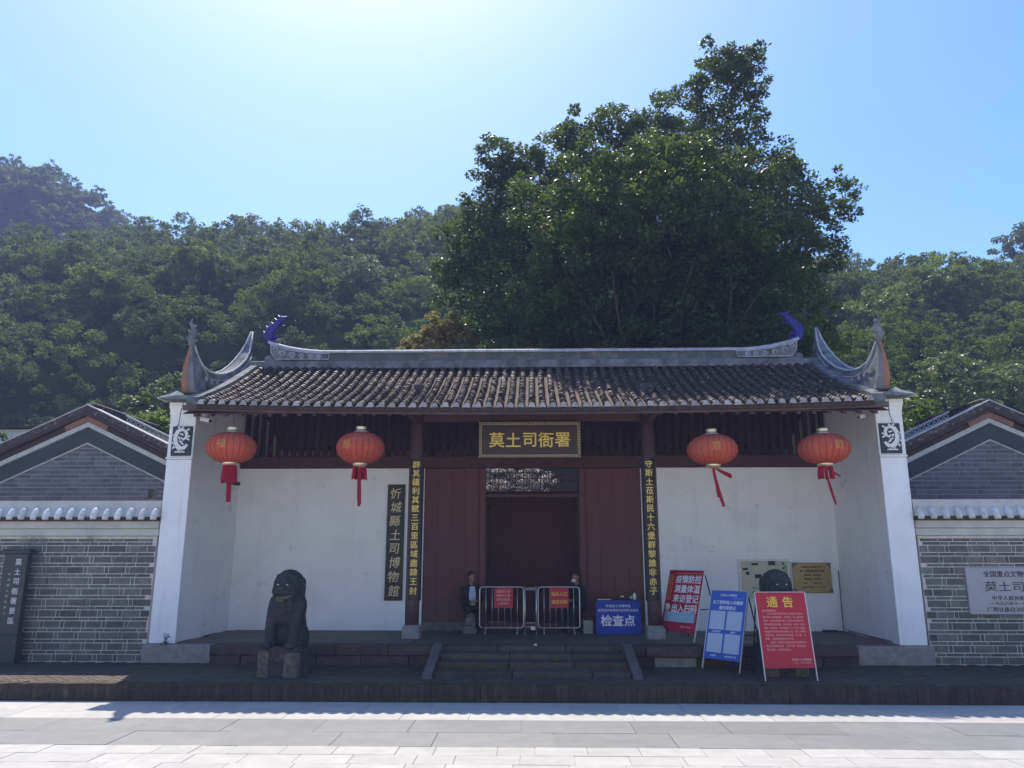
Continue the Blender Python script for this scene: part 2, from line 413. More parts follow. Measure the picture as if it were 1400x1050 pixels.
    def ball(self, c, r, nu=12, nv=8, rot=0.0):
        """ellipsoid, r = (rx, ry, rz)"""
        if not isinstance(r, (tuple, list)):
            r = (r, r, r)
        vs = [(c[0], c[1], c[2] - r[2])]
        cr, sr = math.cos(rot), math.sin(rot)
        for i in range(1, nv):
            t = math.pi * i / nv - math.pi / 2
            for k in range(nu):
                a = 2 * math.pi * k / nu
                x, y = r[0] * math.cos(t) * math.cos(a), r[1] * math.cos(t) * math.sin(a)
                vs.append((c[0] + x * cr - y * sr, c[1] + x * sr + y * cr, c[2] + r[2] * math.sin(t)))
        vs.append((c[0], c[1], c[2] + r[2]))
        fs = [(0, 1 + (k + 1) % nu, 1 + k) for k in range(nu)]
        for i in range(nv - 2):
            for k in range(nu):
                a = 1 + i * nu
                fs.append((a + k, a + (k + 1) % nu, a + nu + (k + 1) % nu, a + nu + k))
        a = 1 + (nv - 2) * nu
        fs += [(a + k, a + (k + 1) % nu, len(vs) - 1) for k in range(nu)]
        return self.add(vs, fs)

    def capsule(self, p, q, r1, r2, n=12):
        p, q = Vector(p), Vector(q)
        L = (q - p).length
        d = (q - p) / max(L, 1e-6)
        pts, rad = [], []
        for k in range(4):
            a = math.pi / 2 * (1 - k / 4.0)
            pts.append(p - d * r1 * math.sin(a))
            rad.append(max(r1 * math.cos(a), 0.002))
        pts.append(p)
        rad.append(r1)
        pts.append(q)
        rad.append(r2)
        for k in range(1, 5):
            a = math.pi / 2 * (k / 4.0)
            pts.append(q + d * r2 * math.sin(a))
            rad.append(max(r2 * math.cos(a), 0.002))
        return self.tube(pts, rad, n)

    def mesh(self, name, m=None, smooth=False):
        me = bpy.data.meshes.new(name)
        me.from_pydata(self.v, [], self.f)
        if m:
            me.materials.append(M[m])
        if smooth:
            me.shade_smooth()
        me.update()
        return me

    def build(self, name, m, parent=None, smooth=False, loc=(0, 0, 0), rot=(0, 0, 0), fix=False):
        me = self.mesh(name, m, smooth)
        if fix:
            bm = bmesh.new()
            bm.from_mesh(me)
            bmesh.ops.recalc_face_normals(bm, faces=bm.faces)
            bm.to_mesh(me)
            bm.free()
        return obj(name, me, parent, loc, rot)


def obj(name, data, parent=None, loc=(0, 0, 0), rot=(0, 0, 0)):
    o = bpy.data.objects.new(name, data)
    COL.objects.link(o)
    o.location = loc
    o.rotation_euler = rot
    if parent is not None:
        o.parent = parent
    return o


def tag(o, label, cat, group=None, kind=None):
    if label:
        o['label'] = label
    if cat:
        o['category'] = cat
    if group:
        o['group'] = group
    if kind:
        o['kind'] = kind
    return o


def thing(name, label, cat, loc=(0, 0, 0), rz=0.0, group=None):
    o = obj(name, None, None, loc, (0, 0, rz))
    o.empty_display_size = 0.2
    return tag(o, label, cat, group)


def world_child(root):
    """offset that lets a child of an unrotated root be written in world coordinates"""
    return tuple(-c for c in root.location)


def remeshed(mb, voxel, smooth_it=4, mname=None, name='body'):
    """one continuous surface out of overlapping closed volumes"""
    me = mb.mesh('tmp')
    o = bpy.data.objects.new('tmp', me)
    COL.objects.link(o)
    r = o.modifiers.new('r', 'REMESH')
    r.mode = 'VOXEL'
    r.voxel_size = voxel
    if smooth_it:
        s = o.modifiers.new('s', 'SMOOTH')
        s.iterations = smooth_it
        s.factor = 0.5
    dg = bpy.context.evaluated_depsgraph_get()
    new = bpy.data.meshes.new_from_object(o.evaluated_get(dg))
    new.name = name
    bpy.data.objects.remove(o)
    bpy.data.meshes.remove(me)
    new.materials.clear()
    if mname:
        new.materials.append(M[mname])
    new.shade_smooth()
    return new


_tc = {}
def text_mesh(body, size, bold=0.0, line=1.0, align='LEFT', sx=1.0, ext=0.0):
    cu = bpy.data.curves.new('t', 'FONT')
    cu.body = body
    cu.size = 1.0
    cu.resolution_u = 2
    cu.align_x = align
    cu.space_line = line
    cu.extrude = ext / size
    o = bpy.data.objects.new('t', cu)
    COL.objects.link(o)
    dg = bpy.context.evaluated_depsgraph_get()
    me = bpy.data.meshes.new_from_object(o.evaluated_get(dg))
    bpy.data.objects.remove(o)
    bpy.data.curves.remove(cu)
    n = len(me.vertices)
    co = np.zeros(n * 3)
    me.vertices.foreach_get('co', co)
    co = co.reshape(n, 3)
    mn, mx = co.min(0), co.max(0)
    ctr = (mn + mx) / 2
    co = (co - ctr) * size
    co[:, 0] *= sx
    out = np.stack([co[:, 0], -co[:, 2], co[:, 1]], 1)   # stand it up: reads along +x, up +z, faces -y
    me.vertices.foreach_set('co', out.ravel())
    me.update()
    if bold:                                             # heavier strokes: shifted copies, each a hair behind the last
        fs_ = [tuple(p.vertices) for p in me.polygons]
        vs_, ff_ = [], []
        for k, (dx, dz) in enumerate(((-bold, 0), (bold, 0), (0, -bold), (0, bold), (-bold * .6, bold * .6), (bold * .6, -bold * .6))):
            b0 = len(vs_)
            vs_ += [(v[0] + dx * size, v[1] + .00025 * k, v[2] + dz * size) for v in out]
            ff_ += [tuple(i + b0 for i in f) for f in fs_]
        bpy.data.meshes.remove(me)
        me = bpy.data.meshes.new('lettering')
        me.from_pydata(vs_, [], ff_)
        me.update()
    return me, (mx - mn) * size


def lettering(parent, body, size, x, z, y, m, bold=0.012, vertical=False, line=1.0, align='CENTER', sx=1.0, ext=0.002, left=None, rot=(0, 0, 0), top=None, shear=0.0):
    if vertical:
        for k, ch in enumerate(body):
            lettering(parent, ch, size, x, z + ((len(body) - 1) / 2 - k) * size * line, y, m, bold, ext=ext)
        return None
    me, dim = text_mesh(body, size, bold, line, align, sx, ext)
    if shear:
        for v in me.vertices:
            v.co.x += v.co.z * shear
    me.materials.clear()
    me.materials.append(M[m])
    if left is not None:
        x = left + dim[0] * sx / 2
    if top is not None:
        z = top - dim[1] / 2
    return obj('lettering', me, parent, (x, y, z), rot)


def np_mesh(name, V, F, m, tint=None, smooth=False):
    me = bpy.data.meshes.new(name)
    nf, k = F.shape
    me.vertices.add(len(V))
    me.vertices.foreach_set('co', V.astype(np.float32).ravel())
    me.loops.add(nf * k)
    me.loops.foreach_set('vertex_index', F.astype(np.int32).ravel())
    me.polygons.add(nf)
    me.polygons.foreach_set('loop_start', np.arange(0, nf * k, k, dtype=np.int32))
    if tint is not None:
        a = me.attributes.new('tint', 'FLOAT', 'POINT')
        a.data.foreach_set('value', tint.astype(np.float32))
    me.materials.append(M[m])
    me.update(calc_edges=True)
    if smooth:
        me.shade_smooth()
    return me

# ================================================================== ground, street, pavement
g = MB()
g.add([(-300, -220, -0.08), (300, -220, -0.08), (300, 320, -0.08), (-300, 320, -0.08)], [(0, 1, 2, 3)])
tag(g.build('ground', 'soil'), 'bare dusty ground around the street and buildings', 'ground', kind='structure')

street = MB().box(-40, 40, -25, 12.93, -0.075, -0.012).build('street', 'joint')
tag(street, 'pale stone paved street in front of the gate', 'street', kind='structure')
rows = [(12.93, 12.27, 'slab_pale', 0.98), (12.27, 11.60, 'slab_pale', 0.98), (11.60, 10.80, 'slab_grey', 1.25), (10.80, 10.02, 'slab_grey', 1.25),
        (10.02, 9.62, 'slab_pale', 0.62), (9.62, 9.22, 'slab_pale', 0.62), (9.22, 8.82, 'slab_pale', 0.62), (8.82, 8.2, 'slab_grey', 1.0)]
for ri, (ya, yb, m, L) in enumerate(rows):
    shared = [MB().cbox(-l / 2 + .0025, l / 2 - .0025, -(ya - yb) / 2 + .0025, (ya - yb) / 2 - .0025, -0.05, 0, 0.003).mesh('street_slab', m) for l in (L, L * 0.72, L * 1.2)]
    ls = (L, L * 0.72, L * 1.2)
    x = -9.3 - rnd.random() * L
    while x < 9.3:
        k = rnd.choice((0, 0, 1, 2)) if m == 'slab_pale' else rnd.choice((0, 2, 2))
        o = obj('street_slab', shared[k], street, (x + ls[k] / 2, (ya + yb) / 2, rnd.uniform(-.003, .002)), (rnd.uniform(-.0015, .0015), rnd.uniform(-.0015, .0015), 0))
        x += ls[k]

pavement = MB().box(-30, 30, 12.99, 15.9, -0.06, 0.225).build('pavement', 'paver')
tag(pavement, 'raised dark brick forecourt pavement along the walls', 'pavement', kind='structure')
pv = MB()
bw, bl = 0.115, 0.23
c45 = math.sqrt(0.5)
def _paver(cx, cy, ang, zz):
    ca, sa = math.cos(ang), math.sin(ang)
    hw, hl = bw / 2 - .005, bl / 2 - .005
    P = [(-hl, -hw), (hl, -hw), (hl, hw), (-hl, hw)]
    q = [(cx + a * ca - b * sa, cy + a * sa + b * ca) for a, b in P]
    pv.add([(a, b, 0.22) for a, b in q] + [(a, b, zz) for a, b in q], [(4, 5, 6, 7), (0, 1, 5, 4), (1, 2, 6, 5), (2, 3, 7, 6), (3, 0, 4, 7)])
# herringbone laid at 45 degrees: cells with (x - y) mod 4 = 0, 1 lie, 2, 3 stand
for b in range(-110, 111):
    for a in range(-110, 111):
        if (a - b) % 4:
            continue
        for (uu, vv, vert) in ((a + 1.0, b + .5, 0), (a + 2.5, b + 0.0, 1)):
            uu *= bw
            vv *= bw
            x = (uu - vv) * c45
            y = 14.2 + (uu + vv) * c45
            if -11.6 < x < 11.6 and 13.16 < y < 15.62:
                _paver(x, y, R(45) + (R(90) if vert else 0), 0.25 + rnd.uniform(-.004, .004))
pav = pv.build('brick_paver', 'paver', pavement)
pav['kind'] = 'stuff'

kerb = MB().box(-30, 30, 12.965, 13.12, -0.06, 0.243).build('kerb', 'kerb')
tag(kerb, 'mossy kerb of upright bricks between street and pavement', 'kerb', kind='structure')
kms = [MB().cbox(-.0485, .0485, -.03, .17, -.27, 0, .005).mesh('kerb_brick', 'kerb') for _ in range(1)]
x = -9.4
while x < 9.4:
    obj('kerb_brick', kms[0], kerb, (x, 12.965 + rnd.uniform(-.005, .005), 0.262 + rnd.uniform(-.008, .005)), (0, rnd.uniform(-.02, .02), rnd.uniform(-.03, .03)))
    x += 0.099

# ================================================================== the gate hall
hall = thing('gate_hall', 'white walled gate hall with grey tiled roof, upturned ridge horns and dark red doorway', 'gate hall', (0, 18.3, 0.25))
W = world_child(hall)

MB().box(-7.0, 7.0, 15.6, 21.6, 0.2, 0.593).build('platform', 'floor_stone', hall, loc=W)
fs = MB().cbox(-.385, .385, -.325, .325, -.04, 0, .005).mesh('floor_slab', 'floor_stone')
for r in range(4):
    for c in range(18):
        obj('floor_slab', fs, hall, (W[0] - 6.63 + c * .78 + (0.2 if r % 2 else -.05), W[1] + 15.98 + r * .66, W[2] + 0.612 + rnd.uniform(-.002, .002)))

def stone_row(y0, y1, z0, z1, xa, xb, lo, hi, name, m='stone_dark', ch=.012):
    x = xa
    while x < xb - .05:
        l = rnd.uniform(lo, hi)
        if xb - (x + l) < lo * .6:
            l = xb - x
        e = rnd.uniform(-.012, .012)
        MB().cbox(x + .006, x + l - .006, y0 + e, y1, z0, z1 + rnd.uniform(-.004, .002), ch).build(name, m, hall, loc=W)
        x += l

for xa, xb in ((-6.15, -1.88), (1.82, 6.05)):
    stone_row(15.22, 15.62, .24, .43, xa, xb, .55, 1.15, 'plinth_stone')
    stone_row(15.18, 15.66, .434, .612, xa, xb, .8, 1.5, 'edge_stone')
stone_row(15.16, 15.66, .434, .612, -1.88, 1.82, .9, 1.4, 'edge_stone')
for k, (ya, zt) in enumerate(((13.76, .335), (14.24, .428), (14.72, .52))):
    stone_row(ya, ya + .52, .2, zt, -1.70, 1.66, .9, 1.5, 'step_stone')
for xa in (-1.87, 1.67):
    MB().prism([(13.62, .24), (13.62, .30), (15.12, .665), (15.30, .665), (15.30, .24)], 0, xa, xa + .16).build('cheek_stone', 'stone_mid', hall, loc=W, fix=True)
# lighter dressed stones beside the steps and under the piers
pl = MB().cbox(2.25, 3.02, 15.10, 15.24, .245, .425, .015).build('plinth_stone', 'stone_pale', hall, loc=W)
pl['label'] = 'pale dressed stone beside the steps'
MB().cbox(2.10, 3.10, 15.02, 15.2, .43, .60, .02).build('plinth_stone', 'stone_dark', hall, loc=W)

for s in (-1, 1):
    # foot block of the pier
    MB().cbox(min(s * 6.12, s * 7.57), max(s * 6.12, s * 7.57), 15.42, 15.62, .24, .594, .02).build('foot_block', 'stone_pale', hall, loc=W)
    MB().cbox(min(s * 6.95, s * 7.57), max(s * 6.95, s * 7.57), 15.60, 21.05, .24, .594, .02).build('wall_footing', 'stone_pale', hall, loc=W)
    # gable wall, its top follows the roof
    a, b = sorted((s * 7.02, s * 7.5))
    MB().prism([(15.6, .60), (15.6, 5.33), (18.3, 6.66), (21.0, 5.33), (21.0, .60)], 0, a, b).build('gable_wall', 'plaster', hall, loc=W, fix=True)
    # pier face at the front end of the wall: straight, then a moulded swelling head
    a, b = sorted((s * 6.985, s * 7.51))
    pf = MB().cbox(a, b, 15.56, 15.64, .60, 4.20, .01)
    pf.cbox(a - .015, b + .015, 15.535, 15.63, 4.205, 4.245, .008)
    pf.build('pier_face', 'plaster_pier', hall, loc=W)
    hd = MB()
    prof = [(15.62, 4.25), (15.545, 4.25), (15.545, 5.02), (15.53, 5.12), (15.49, 5.22), (15.44, 5.29), (15.44, 5.37), (15.62, 5.40)]
    a2, b2 = sorted((s * 6.97, s * 7.50))
    hd.prism(prof, 0, a2, b2)
    hd.build('pier_head', 'plaster_pier', hall, loc=W, fix=True)
    # eave tip slab over the pier head
    tip = MB()
    pts = [(6.82, 5.385), (7.52, 5.375), (7.70, 5.43), (7.62, 5.47), (7.40, 5.50), (7.22, 5.60), (6.82, 5.58)]
    pts = [(6.82, 5.385), (7.50, 5.385), (7.60, 5.405), (7.40, 5.425), (7.20, 5.455), (6.82, 5.46)]
    tip.prism([(s * u, v) for u, v in pts], 1, 15.12, 15.75)
    tip.build('eave_tip', 'ridge', hall, loc=W, fix=True)
    tl = MB()
    pts = [(7.24, 5.605), (7.44, 5.51), (7.63, 5.478), (7.71, 5.44), (7.62, 5.52), (7.45, 5.60), (7.30, 5.72)]
    pts = [(7.21, 5.46), (7.42, 5.43), (7.66, 5.41), (7.54, 5.45), (7.38, 5.49), (7.24, 5.56)]
    tl.prism([(s * u, v) for u, v in pts], 1, 15.16, 15.6)
    tl.build('eave_tip_coping', 'lime', hall, loc=W, fix=True)
    # stucco relief panel
    rp = MB().cbox(*sorted((s * 7.005, s * 7.415)), 15.505, 15.55, 4.27, 4.88, .008).build('relief_panel', 'relief_ground', hall, loc=W)
    dr = MB()
    def ribbon(mb, pts, wid, y0=15.482, y1=15.51):
        L, Rr = [], []
        for i, p in enumerate(pts):
            q0, q1 = pts[max(i - 1, 0)], pts[min(i + 1, len(pts) - 1)]
            d = Vector((q1[0] - q0[0], q1[1] - q0[1]))
            d.normalize()
            n = Vector((-d.y, d.x)) * wid[i]
            L.append((p[0] + n.x, p[1] + n.y))
            Rr.append((p[0] - n.x, p[1] - n.y))
        for i in range(len(pts) - 1):
            q = [L[i], L[i + 1], Rr[i + 1], Rr[i]]
            mb.prism(q, 1, y0, y1)
    cx, cz = 7.205, 4.60
    f = -s
    def rel(pts):
        return [(s * (cx + u * 1.0), cz + v) for u, v in pts]
    # curled body: head at the top inner side, round the outside, down to a foot stand
    body = [(-.06, .19), (.02, .21), (.09, .17), (.125, .09), (.13, 0), (.11, -.09), (.05, -.16), (-.02, -.19), (-.08, -.16), (-.13, -.10)]
    ribbon(dr, rel(body), [.02, .032, .04, .042, .042, .045, .05, .045, .035, .022])
    ribbon(dr, rel([(-.06, .19), (-.10, .12), (-.09, .04), (-.03, .0), (.01, .05)]), [.03, .03, .026, .02, .012])
    for pp in ([(-.10, .19), (-.15, .23)], [(0.0, .23), (-.02, .27)], [(.05, .22), (.09, .27)], [(.15, .06), (.185, .10)], [(.15, -.05), (.19, -.08)], [(.12, -.12), (.17, -.19)],
               [(-.11, .05), (-.17, .08)], [(-.11, .02), (-.17, -.01)], [(-.03, .10), (.04, .12)], [(-.02, -.05), (.05, -.03)], [(-.05, -.10), (.01, -.06)], [(.06, .06), (.03, .0)],
               [(-.03, -.2), (-.03, -.25)], [(.05, -.2), (.05, -.25)]):
        ribbon(dr, rel(pp), [.020, .012])
    ribbon(dr, rel([(-.09, -.255), (.12, -.255)]), [.012, .012])
    dr.build('dragon_relief', 'relief', rp, fix=True)

# back wall of the porch, door wall and openings
for s in (-1, 1):
    a, b = sorted((s * 2.56, s * 7.02))
    MB().box(a, b, 18.30, 18.46, .60, 4.31).build('porch_wall', 'plaster', hall, loc=W)
    a, b = sorted((s * 2.56, s * 7.02))
    MB().box(a, b, 20.85, 21.0, .60, 4.2).build('rear_wall', 'plaster', hall, loc=W)
    for k in range(4):
        xa = s * (1.25 + k * .327)
        xb = s * (1.25 + (k + 1) * .327 - .002)
        a, b = sorted((xa, xb))
        MB().cbox(a, b, 18.33 + rnd.uniform(0, .003), 18.40, .62, 4.30, .003).build('door_wall_board', 'redwood', hall, loc=W)
    a, b = sorted((s * 1.10, s * 1.245))
    MB().cbox(a, b, 18.26, 18.44, .60, 4.30, .012).build('door_post', 'redwood', hall, loc=W)
    # leaf of the door, swung inwards
    d = MB().cbox(*sorted((s * 1.08, s * 1.14)), 18.46, 19.50, .68, 3.65, .008).build('door_leaf', 'redwood', hall, loc=W)
    for zz in (.9, 2.1, 3.4):
        MB().cbox(*sorted((s * 1.05, s * 1.079)), 18.5, 19.46, zz, zz + .12, .006).build('batten', 'darkwood', d)
    # low stone base under the door wall
    MB().cbox(*sorted((s * 1.25, s * 2.55)), 18.24, 18.328, .60, .80, .01).build('sill_stone', 'carvedstone', hall, loc=W)
MB().cbox(-1.10, 1.10, 18.28, 18.42, .60, .78, .012).build('threshold', 'redwood', hall, loc=W)
MB().cbox(-7.02, 7.02, 18.27, 18.45, 4.315, 4.60, .012).build('lintel_beam', 'darkwood', hall, loc=W)
MB().cbox(-1.10, 1.10, 18.29, 18.43, 3.62, 3.70, .01).build('transom_rail', 'darkwood', hall, loc=W)
# fretwork in the transom above the door: each bar a piece
for k in range(11):
    x = -1.0 + k * .2
    MB().box(x - .014, x + .014, 18.34, 18.37, 3.70, 4.31).build('fret_bar', 'darkwood', hall, loc=W)
for k in range(4):
    z = 3.80 + k * .135
    MB().box(-1.10, 1.10, 18.343, 18.367, z - .012, z + .012).build('fret_bar', 'darkwood', hall, loc=W)
for k in range(10):
    for j in range(3):
        x, z = -.9 + k * .2, 3.8675 + j * .135
        r_ = .042
        q = MB()
        q.tube([(x + r_ * math.cos(t * math.pi / 4), 18.355, z + r_ * math.sin(t * math.pi / 4)) for t in range(9)], .010, 4, cap=False)
        q.build('fret_ring', 'darkwood', hall, loc=W)
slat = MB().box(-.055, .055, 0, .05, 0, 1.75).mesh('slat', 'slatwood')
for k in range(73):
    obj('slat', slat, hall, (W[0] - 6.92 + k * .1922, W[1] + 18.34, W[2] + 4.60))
# inner screen behind the doorway
for k in range(8):
    MB().cbox(-2.55 + k * .64, -2.55 + (k + 1) * .64 + .01, 20.86 + .012 * (k % 2), 20.93 + .012 * (k % 2), .6, 3.86, .01).build('screen_board', 'redwood', hall, loc=W)
MB().cbox(-2.56, 2.56, 20.84, 20.98, 3.865, 3.98, .01).build('screen_rail', 'darkwood', hall, loc=W)
for s in (-1, 1):
    MB().cbox(*sorted((s * 2.57, s * 2.75)), 20.78, 20.84, .6, 5.4, .01).build('rear_post', 'darkwood', hall, loc=W)

# columns with stone feet, beams
for s in (-1, 1):
    c = MB().lathe([(.145, .87), (.15, 1.4), (.15, 3.4), (.142, 5.95)], 24, (s * 2.5, 16.5, 0)).build('column', 'column', hall, smooth=True, loc=W)
    cb = MB().cbox(s * 2.5 - .185, s * 2.5 + .185, 16.315, 16.685, .60, .845, .025)
    cb.lathe([(.175, .84), (.18, .86), (.165, .885)], 20, (s * 2.5, 16.5, 0))
    cb.build('column_base', 'stone_pale', c)
    MB().cbox(s * 2.5 - .09, s * 2.5 + .09, 16.6, 18.3, 4.98, 5.24, .02).build('cross_beam', 'darkwood', hall, loc=W)
    MB().cbox(s * 2.5 - .08, s * 2.5 + .08, 15.3, 16.4, 5.06, 5.22, .02).build('bracket_beam', 'darkwood', hall, loc=W)
    MB().cbox(*sorted((s * 2.64, s * 7.02)), 16.42, 16.58, 5.32, 5.56, .02).build('tie_beam', 'darkwood', hall, loc=W)
MB().cbox(-2.36, 2.36, 16.42, 16.58, 5.12, 5.36, .02).build('tie_beam', 'darkwood', hall, loc=W)
for y, z in ((15.45, 5.27), (17.3, 6.10), (19.3, 6.10), (21.2, 5.25)):
    MB().tube([(-7.02, y, z - .05), (7.02, y, z - .05)], .085, 12).build('purlin', 'darkwood', hall, smooth=True, loc=W)

# roof ---------------------------------------------------------------
YE, YR, ZE, ZR, XH = 14.9, 18.3, 5.165, 6.79, 6.72
def lift(x):
    return .10 * (abs(x) / 6.6) ** 2.2
def zroof(x, y):
    t = (y - YE) / (YR - YE) if y <= YR else (2 * YR - y - YE) / (YR - YE)
    return ZE + (ZR - ZE) * t - .09 * math.sin(math.pi * max(0, min(1, t))) + lift(x) * (1 - .35 * t)

NC = 63
PITCH = 2 * 6.6 / (NC - 1)
xs = []
for i in range(NC + 1):
    for q in range(4):
        xs.append(-6.6 - PITCH / 2 + i * PITCH - PITCH / 2 + q * PITCH / 4)
xs = [x for x in xs if -XH - .01 <= x <= XH + .01]
ys = [YE + (YR - YE) * k / 12 for k in range(13)] + [YR + (YR - YE) * k / 8 for k in range(1, 9)]
V, Fc = [], []
for y in ys:
    for x in xs:
        ph = (x + 6.6) / PITCH
        V.append((x, y, zroof(x, y) - .035 + .03 * math.cos(2 * math.pi * ph)))
nx = len(xs)
for j in range(len(ys) - 1):
    for i in range(nx - 1):
        a = j * nx + i
        Fc.append((a, a + 1, a + nx + 1, a + nx))
# underside closes the roof
base = len(V)
for y in ys:
    for x in xs:
        V.append((x, y, zroof(x, y) - .14))
for j in range(len(ys) - 1):
    for i in range(nx - 1):
        a = base + j * nx + i
        Fc.append((a, a + nx, a + nx + 1, a + 1))
for i in range(nx - 1):
    Fc.append((i + 1, i, base + i, base + i + 1))
roof = MB().add(V, Fc).build('roof', 'pan', hall, loc=W, smooth=True)

# boards under the tiles, rafters, fascia
rb = MB()
for j in range(6):
    y0, y1 = YE + .08 + (YR - YE - .08) * j / 6, YE + .08 + (YR - YE - .08) * (j + 1) / 6
    z0, z1 = zroof(3, y0) - .175, zroof(3, y1) - .175
    rb.prism([(y0, z0), (y1, z1), (y1, z1 + .02), (y0, z0 + .02)], 0, -6.98, 6.98)
    y0b, y1b = 2 * YR - y0, 2 * YR - y1
    rb.prism([(y0b, z0), (y1b, z1), (y1b, z1 + .02), (y0b, z0 + .02)], 0, -6.98, 6.98)
rb.build('roof_boarding', 'darkwood', hall, loc=W, fix=True)
rf = MB()
p0 = (YE + .12, zroof(3, YE + .12) - .24)
p1 = (16.6, zroof(3, 16.6) - .24)
p2 = (YR, zroof(3, YR) - .24)
for (a, b) in ((p0, p1), (p1, p2)):
    rf.prism([(a[0], a[1]), (b[0], b[1]), (b[0], b[1] + .06), (a[0], a[1] + .06)], 0, -.04, .04)
rfm = rf.mesh('rafter', 'darkwood')
for k in range(46):
    obj('rafter', rfm, hall, (W[0] - 6.75 + k * .3, W[1], W[2]))
fa = MB()
for k in range(24):
    xa, xb = -6.98 + k * 13.96 / 24, -6.98 + (k + 1) * 13.96 / 24
    za, zb = ZE + lift(xa), ZE + lift(xb)
    vs = [(xa, 14.93, za - .165), (xb, 14.93, zb - .165), (xb, 14.93, zb - .065), (xa, 14.93, za - .065),
          (xa, 14.985, za - .165), (xb, 14.985, zb - .165), (xb, 14.985, zb - .065), (xa, 14.985, za - .065)]
    fa.add(vs, [(0, 1, 2, 3), (5, 4, 7, 6), (0, 4, 5, 1), (3, 2, 6, 7)])
M['fascia'] = mat('weathered_eave_board', (0.125, 0.095, 0.090), (0.085, 0.066, 0.064), 4.0, rough=0.85, stretch=(0.6, 4, 6), bump=0.003, bscale=12, c3=(0.19, 0.165, 0.16), scale3=3, lo3=0.55, hi3=0.75, spec=0.2)
fa.build('fascia_board', 'fascia', hall, loc=W)

def tile_geo(r0=.072, r1=.050, L=.24, th=.016, seg=6):
    vs, fs = [], []
    for (r, y) in ((r0, 0), (r1, L)):
        for k in range(seg + 1):
            a = math.pi * (k / seg) * .94 + math.pi * .03
            vs.append((r * math.cos(a), y, r * math.sin(a)))
    for k in range(seg + 1):
        a = math.pi * (k / seg) * .94 + math.pi * .03
        vs.append(((r0 - th) * math.cos(a), 0, (r0 - th) * math.sin(a)))
    n = seg + 1
    for k in range(seg):
        fs.append((k + 1, k, n + k, n + k + 1))
        fs.append((k, k + 1, 2 * n + k + 1, 2 * n + k))
    return vs, fs
TV, TF = tile_geo()
tmeshes = []
for k in range(3):
    mm = MB().add([(v[0] * (1 + .05 * k), v[1], v[2] * (1 + .06 * (k - 1))) for v in TV], TF).mesh('roof_tile', 'tile', smooth=False)
    tmeshes.append(mm)
NR = 25
mass = MB()
for i in range(NC):
    x = -6.6 + i * PITCH
    for r in range(NR):
        y = YE + .015 + (YR - YE - .12) * r / NR + rnd.uniform(-.008, .008)
        sl = math.atan2(zroof(x, y + .05) - zroof(x, y), .05)
        z = zroof(x, y) - .006
        ax = sl - .075 + rnd.uniform(-.05, .05)
        az = rnd.uniform(-.09, .09)
        dx = rnd.uniform(-.006, .006)
        if r < 4:
            obj('roof_tile', tmeshes[rnd.randrange(3)], roof, (x + dx, y, z), (ax, 0, az))
        else:
            mt = Matrix.Translation((x + dx, y, z + rnd.uniform(-.003, .006))) @ Matrix.Rotation(az, 4, 'Z') @ Matrix.Rotation(ax, 4, 'X')
            mass.add([mt @ Vector(v) for v in TV], TF)
mo = mass.build('roof_tile', 'tile', roof)
mo['kind'] = 'stuff'
te = MB()
te.prism([(.056 * math.cos(math.pi * k / 8), .012 + .058 * math.sin(math.pi * k / 8)) for k in range(9)], 1, -.022, .03)
te.prism([(-.072, -.026), (.072, -.026), (.048, .012), (-.048, .012)], 1, -.03, .02)
tem = te.mesh('tile_end', 'tile_end')
for i in range(NC):
    x = -6.6 + i * PITCH
    obj('tile_end', tem, roof, (x + rnd.uniform(-.006, .006), YE - .012, zroof(x, YE) - .012 + rnd.uniform(-.006, .006)), (rnd.uniform(-.1, .1), rnd.uniform(-.06, .06), rnd.uniform(-.1, .1)))

# main ridge
def sweep_ridge(prof, x0, x1, n, up, mb):
    """prof: (y, z, k) with k how strongly the point follows the end lift"""
    rings = []
    for i in range(n + 1):
        x = x0 + (x1 - x0) * i / n
        rings.append([(x, 18.3 + y, z + up(x) * k) for y, z, k in prof])
    m = len(prof)
    vs = [p for r in rings for p in r]
    fs = []
    for i in range(n):
        for k in range(m):
            fs.append((i * m + k, (i + 1) * m + k, (i + 1) * m + (k + 1) % m, i * m + (k + 1) % m))
    fs.append(tuple(range(m - 1, -1, -1)))
    fs.append(tuple(n * m + k for k in range(m)))
    mb.add(vs, fs)
def rup(x):
    return .26 * max(0, (abs(x) - 4.9) / 1.6) ** 2.2
ridge = MB()
sweep_ridge([(-.13, 6.93, 0), (.13, 6.93, 0), (.13, 7.135, 1), (-.13, 7.135, 1)], -6.42, 6.42, 60, rup, ridge)
ridge = ridge.build('ridge', 'ridge_dark', hall, loc=W, fix=True)
q = MB()
sweep_ridge([(-.19, 6.74, 0), (.19, 6.74, 0), (.19, 6.92, 0), (.14, 6.945, 0), (-.14, 6.945, 0), (-.19, 6.92, 0)], -6.95, 6.95, 40, lambda x: .03 * (abs(x) / 6.6) ** 2, q)
q.build('ridge_base', 'ridge', ridge, fix=True)
q = MB()
sweep_ridge([(-.18, 7.135, 1), (.18, 7.135, 1), (.18, 7.18, 1), (.10, 7.225, 1), (-.10, 7.225, 1), (-.18, 7.18, 1)], -6.50, 6.50, 60, rup, q)
q.build('ridge_cap', 'ridge_light', ridge, fix=True)
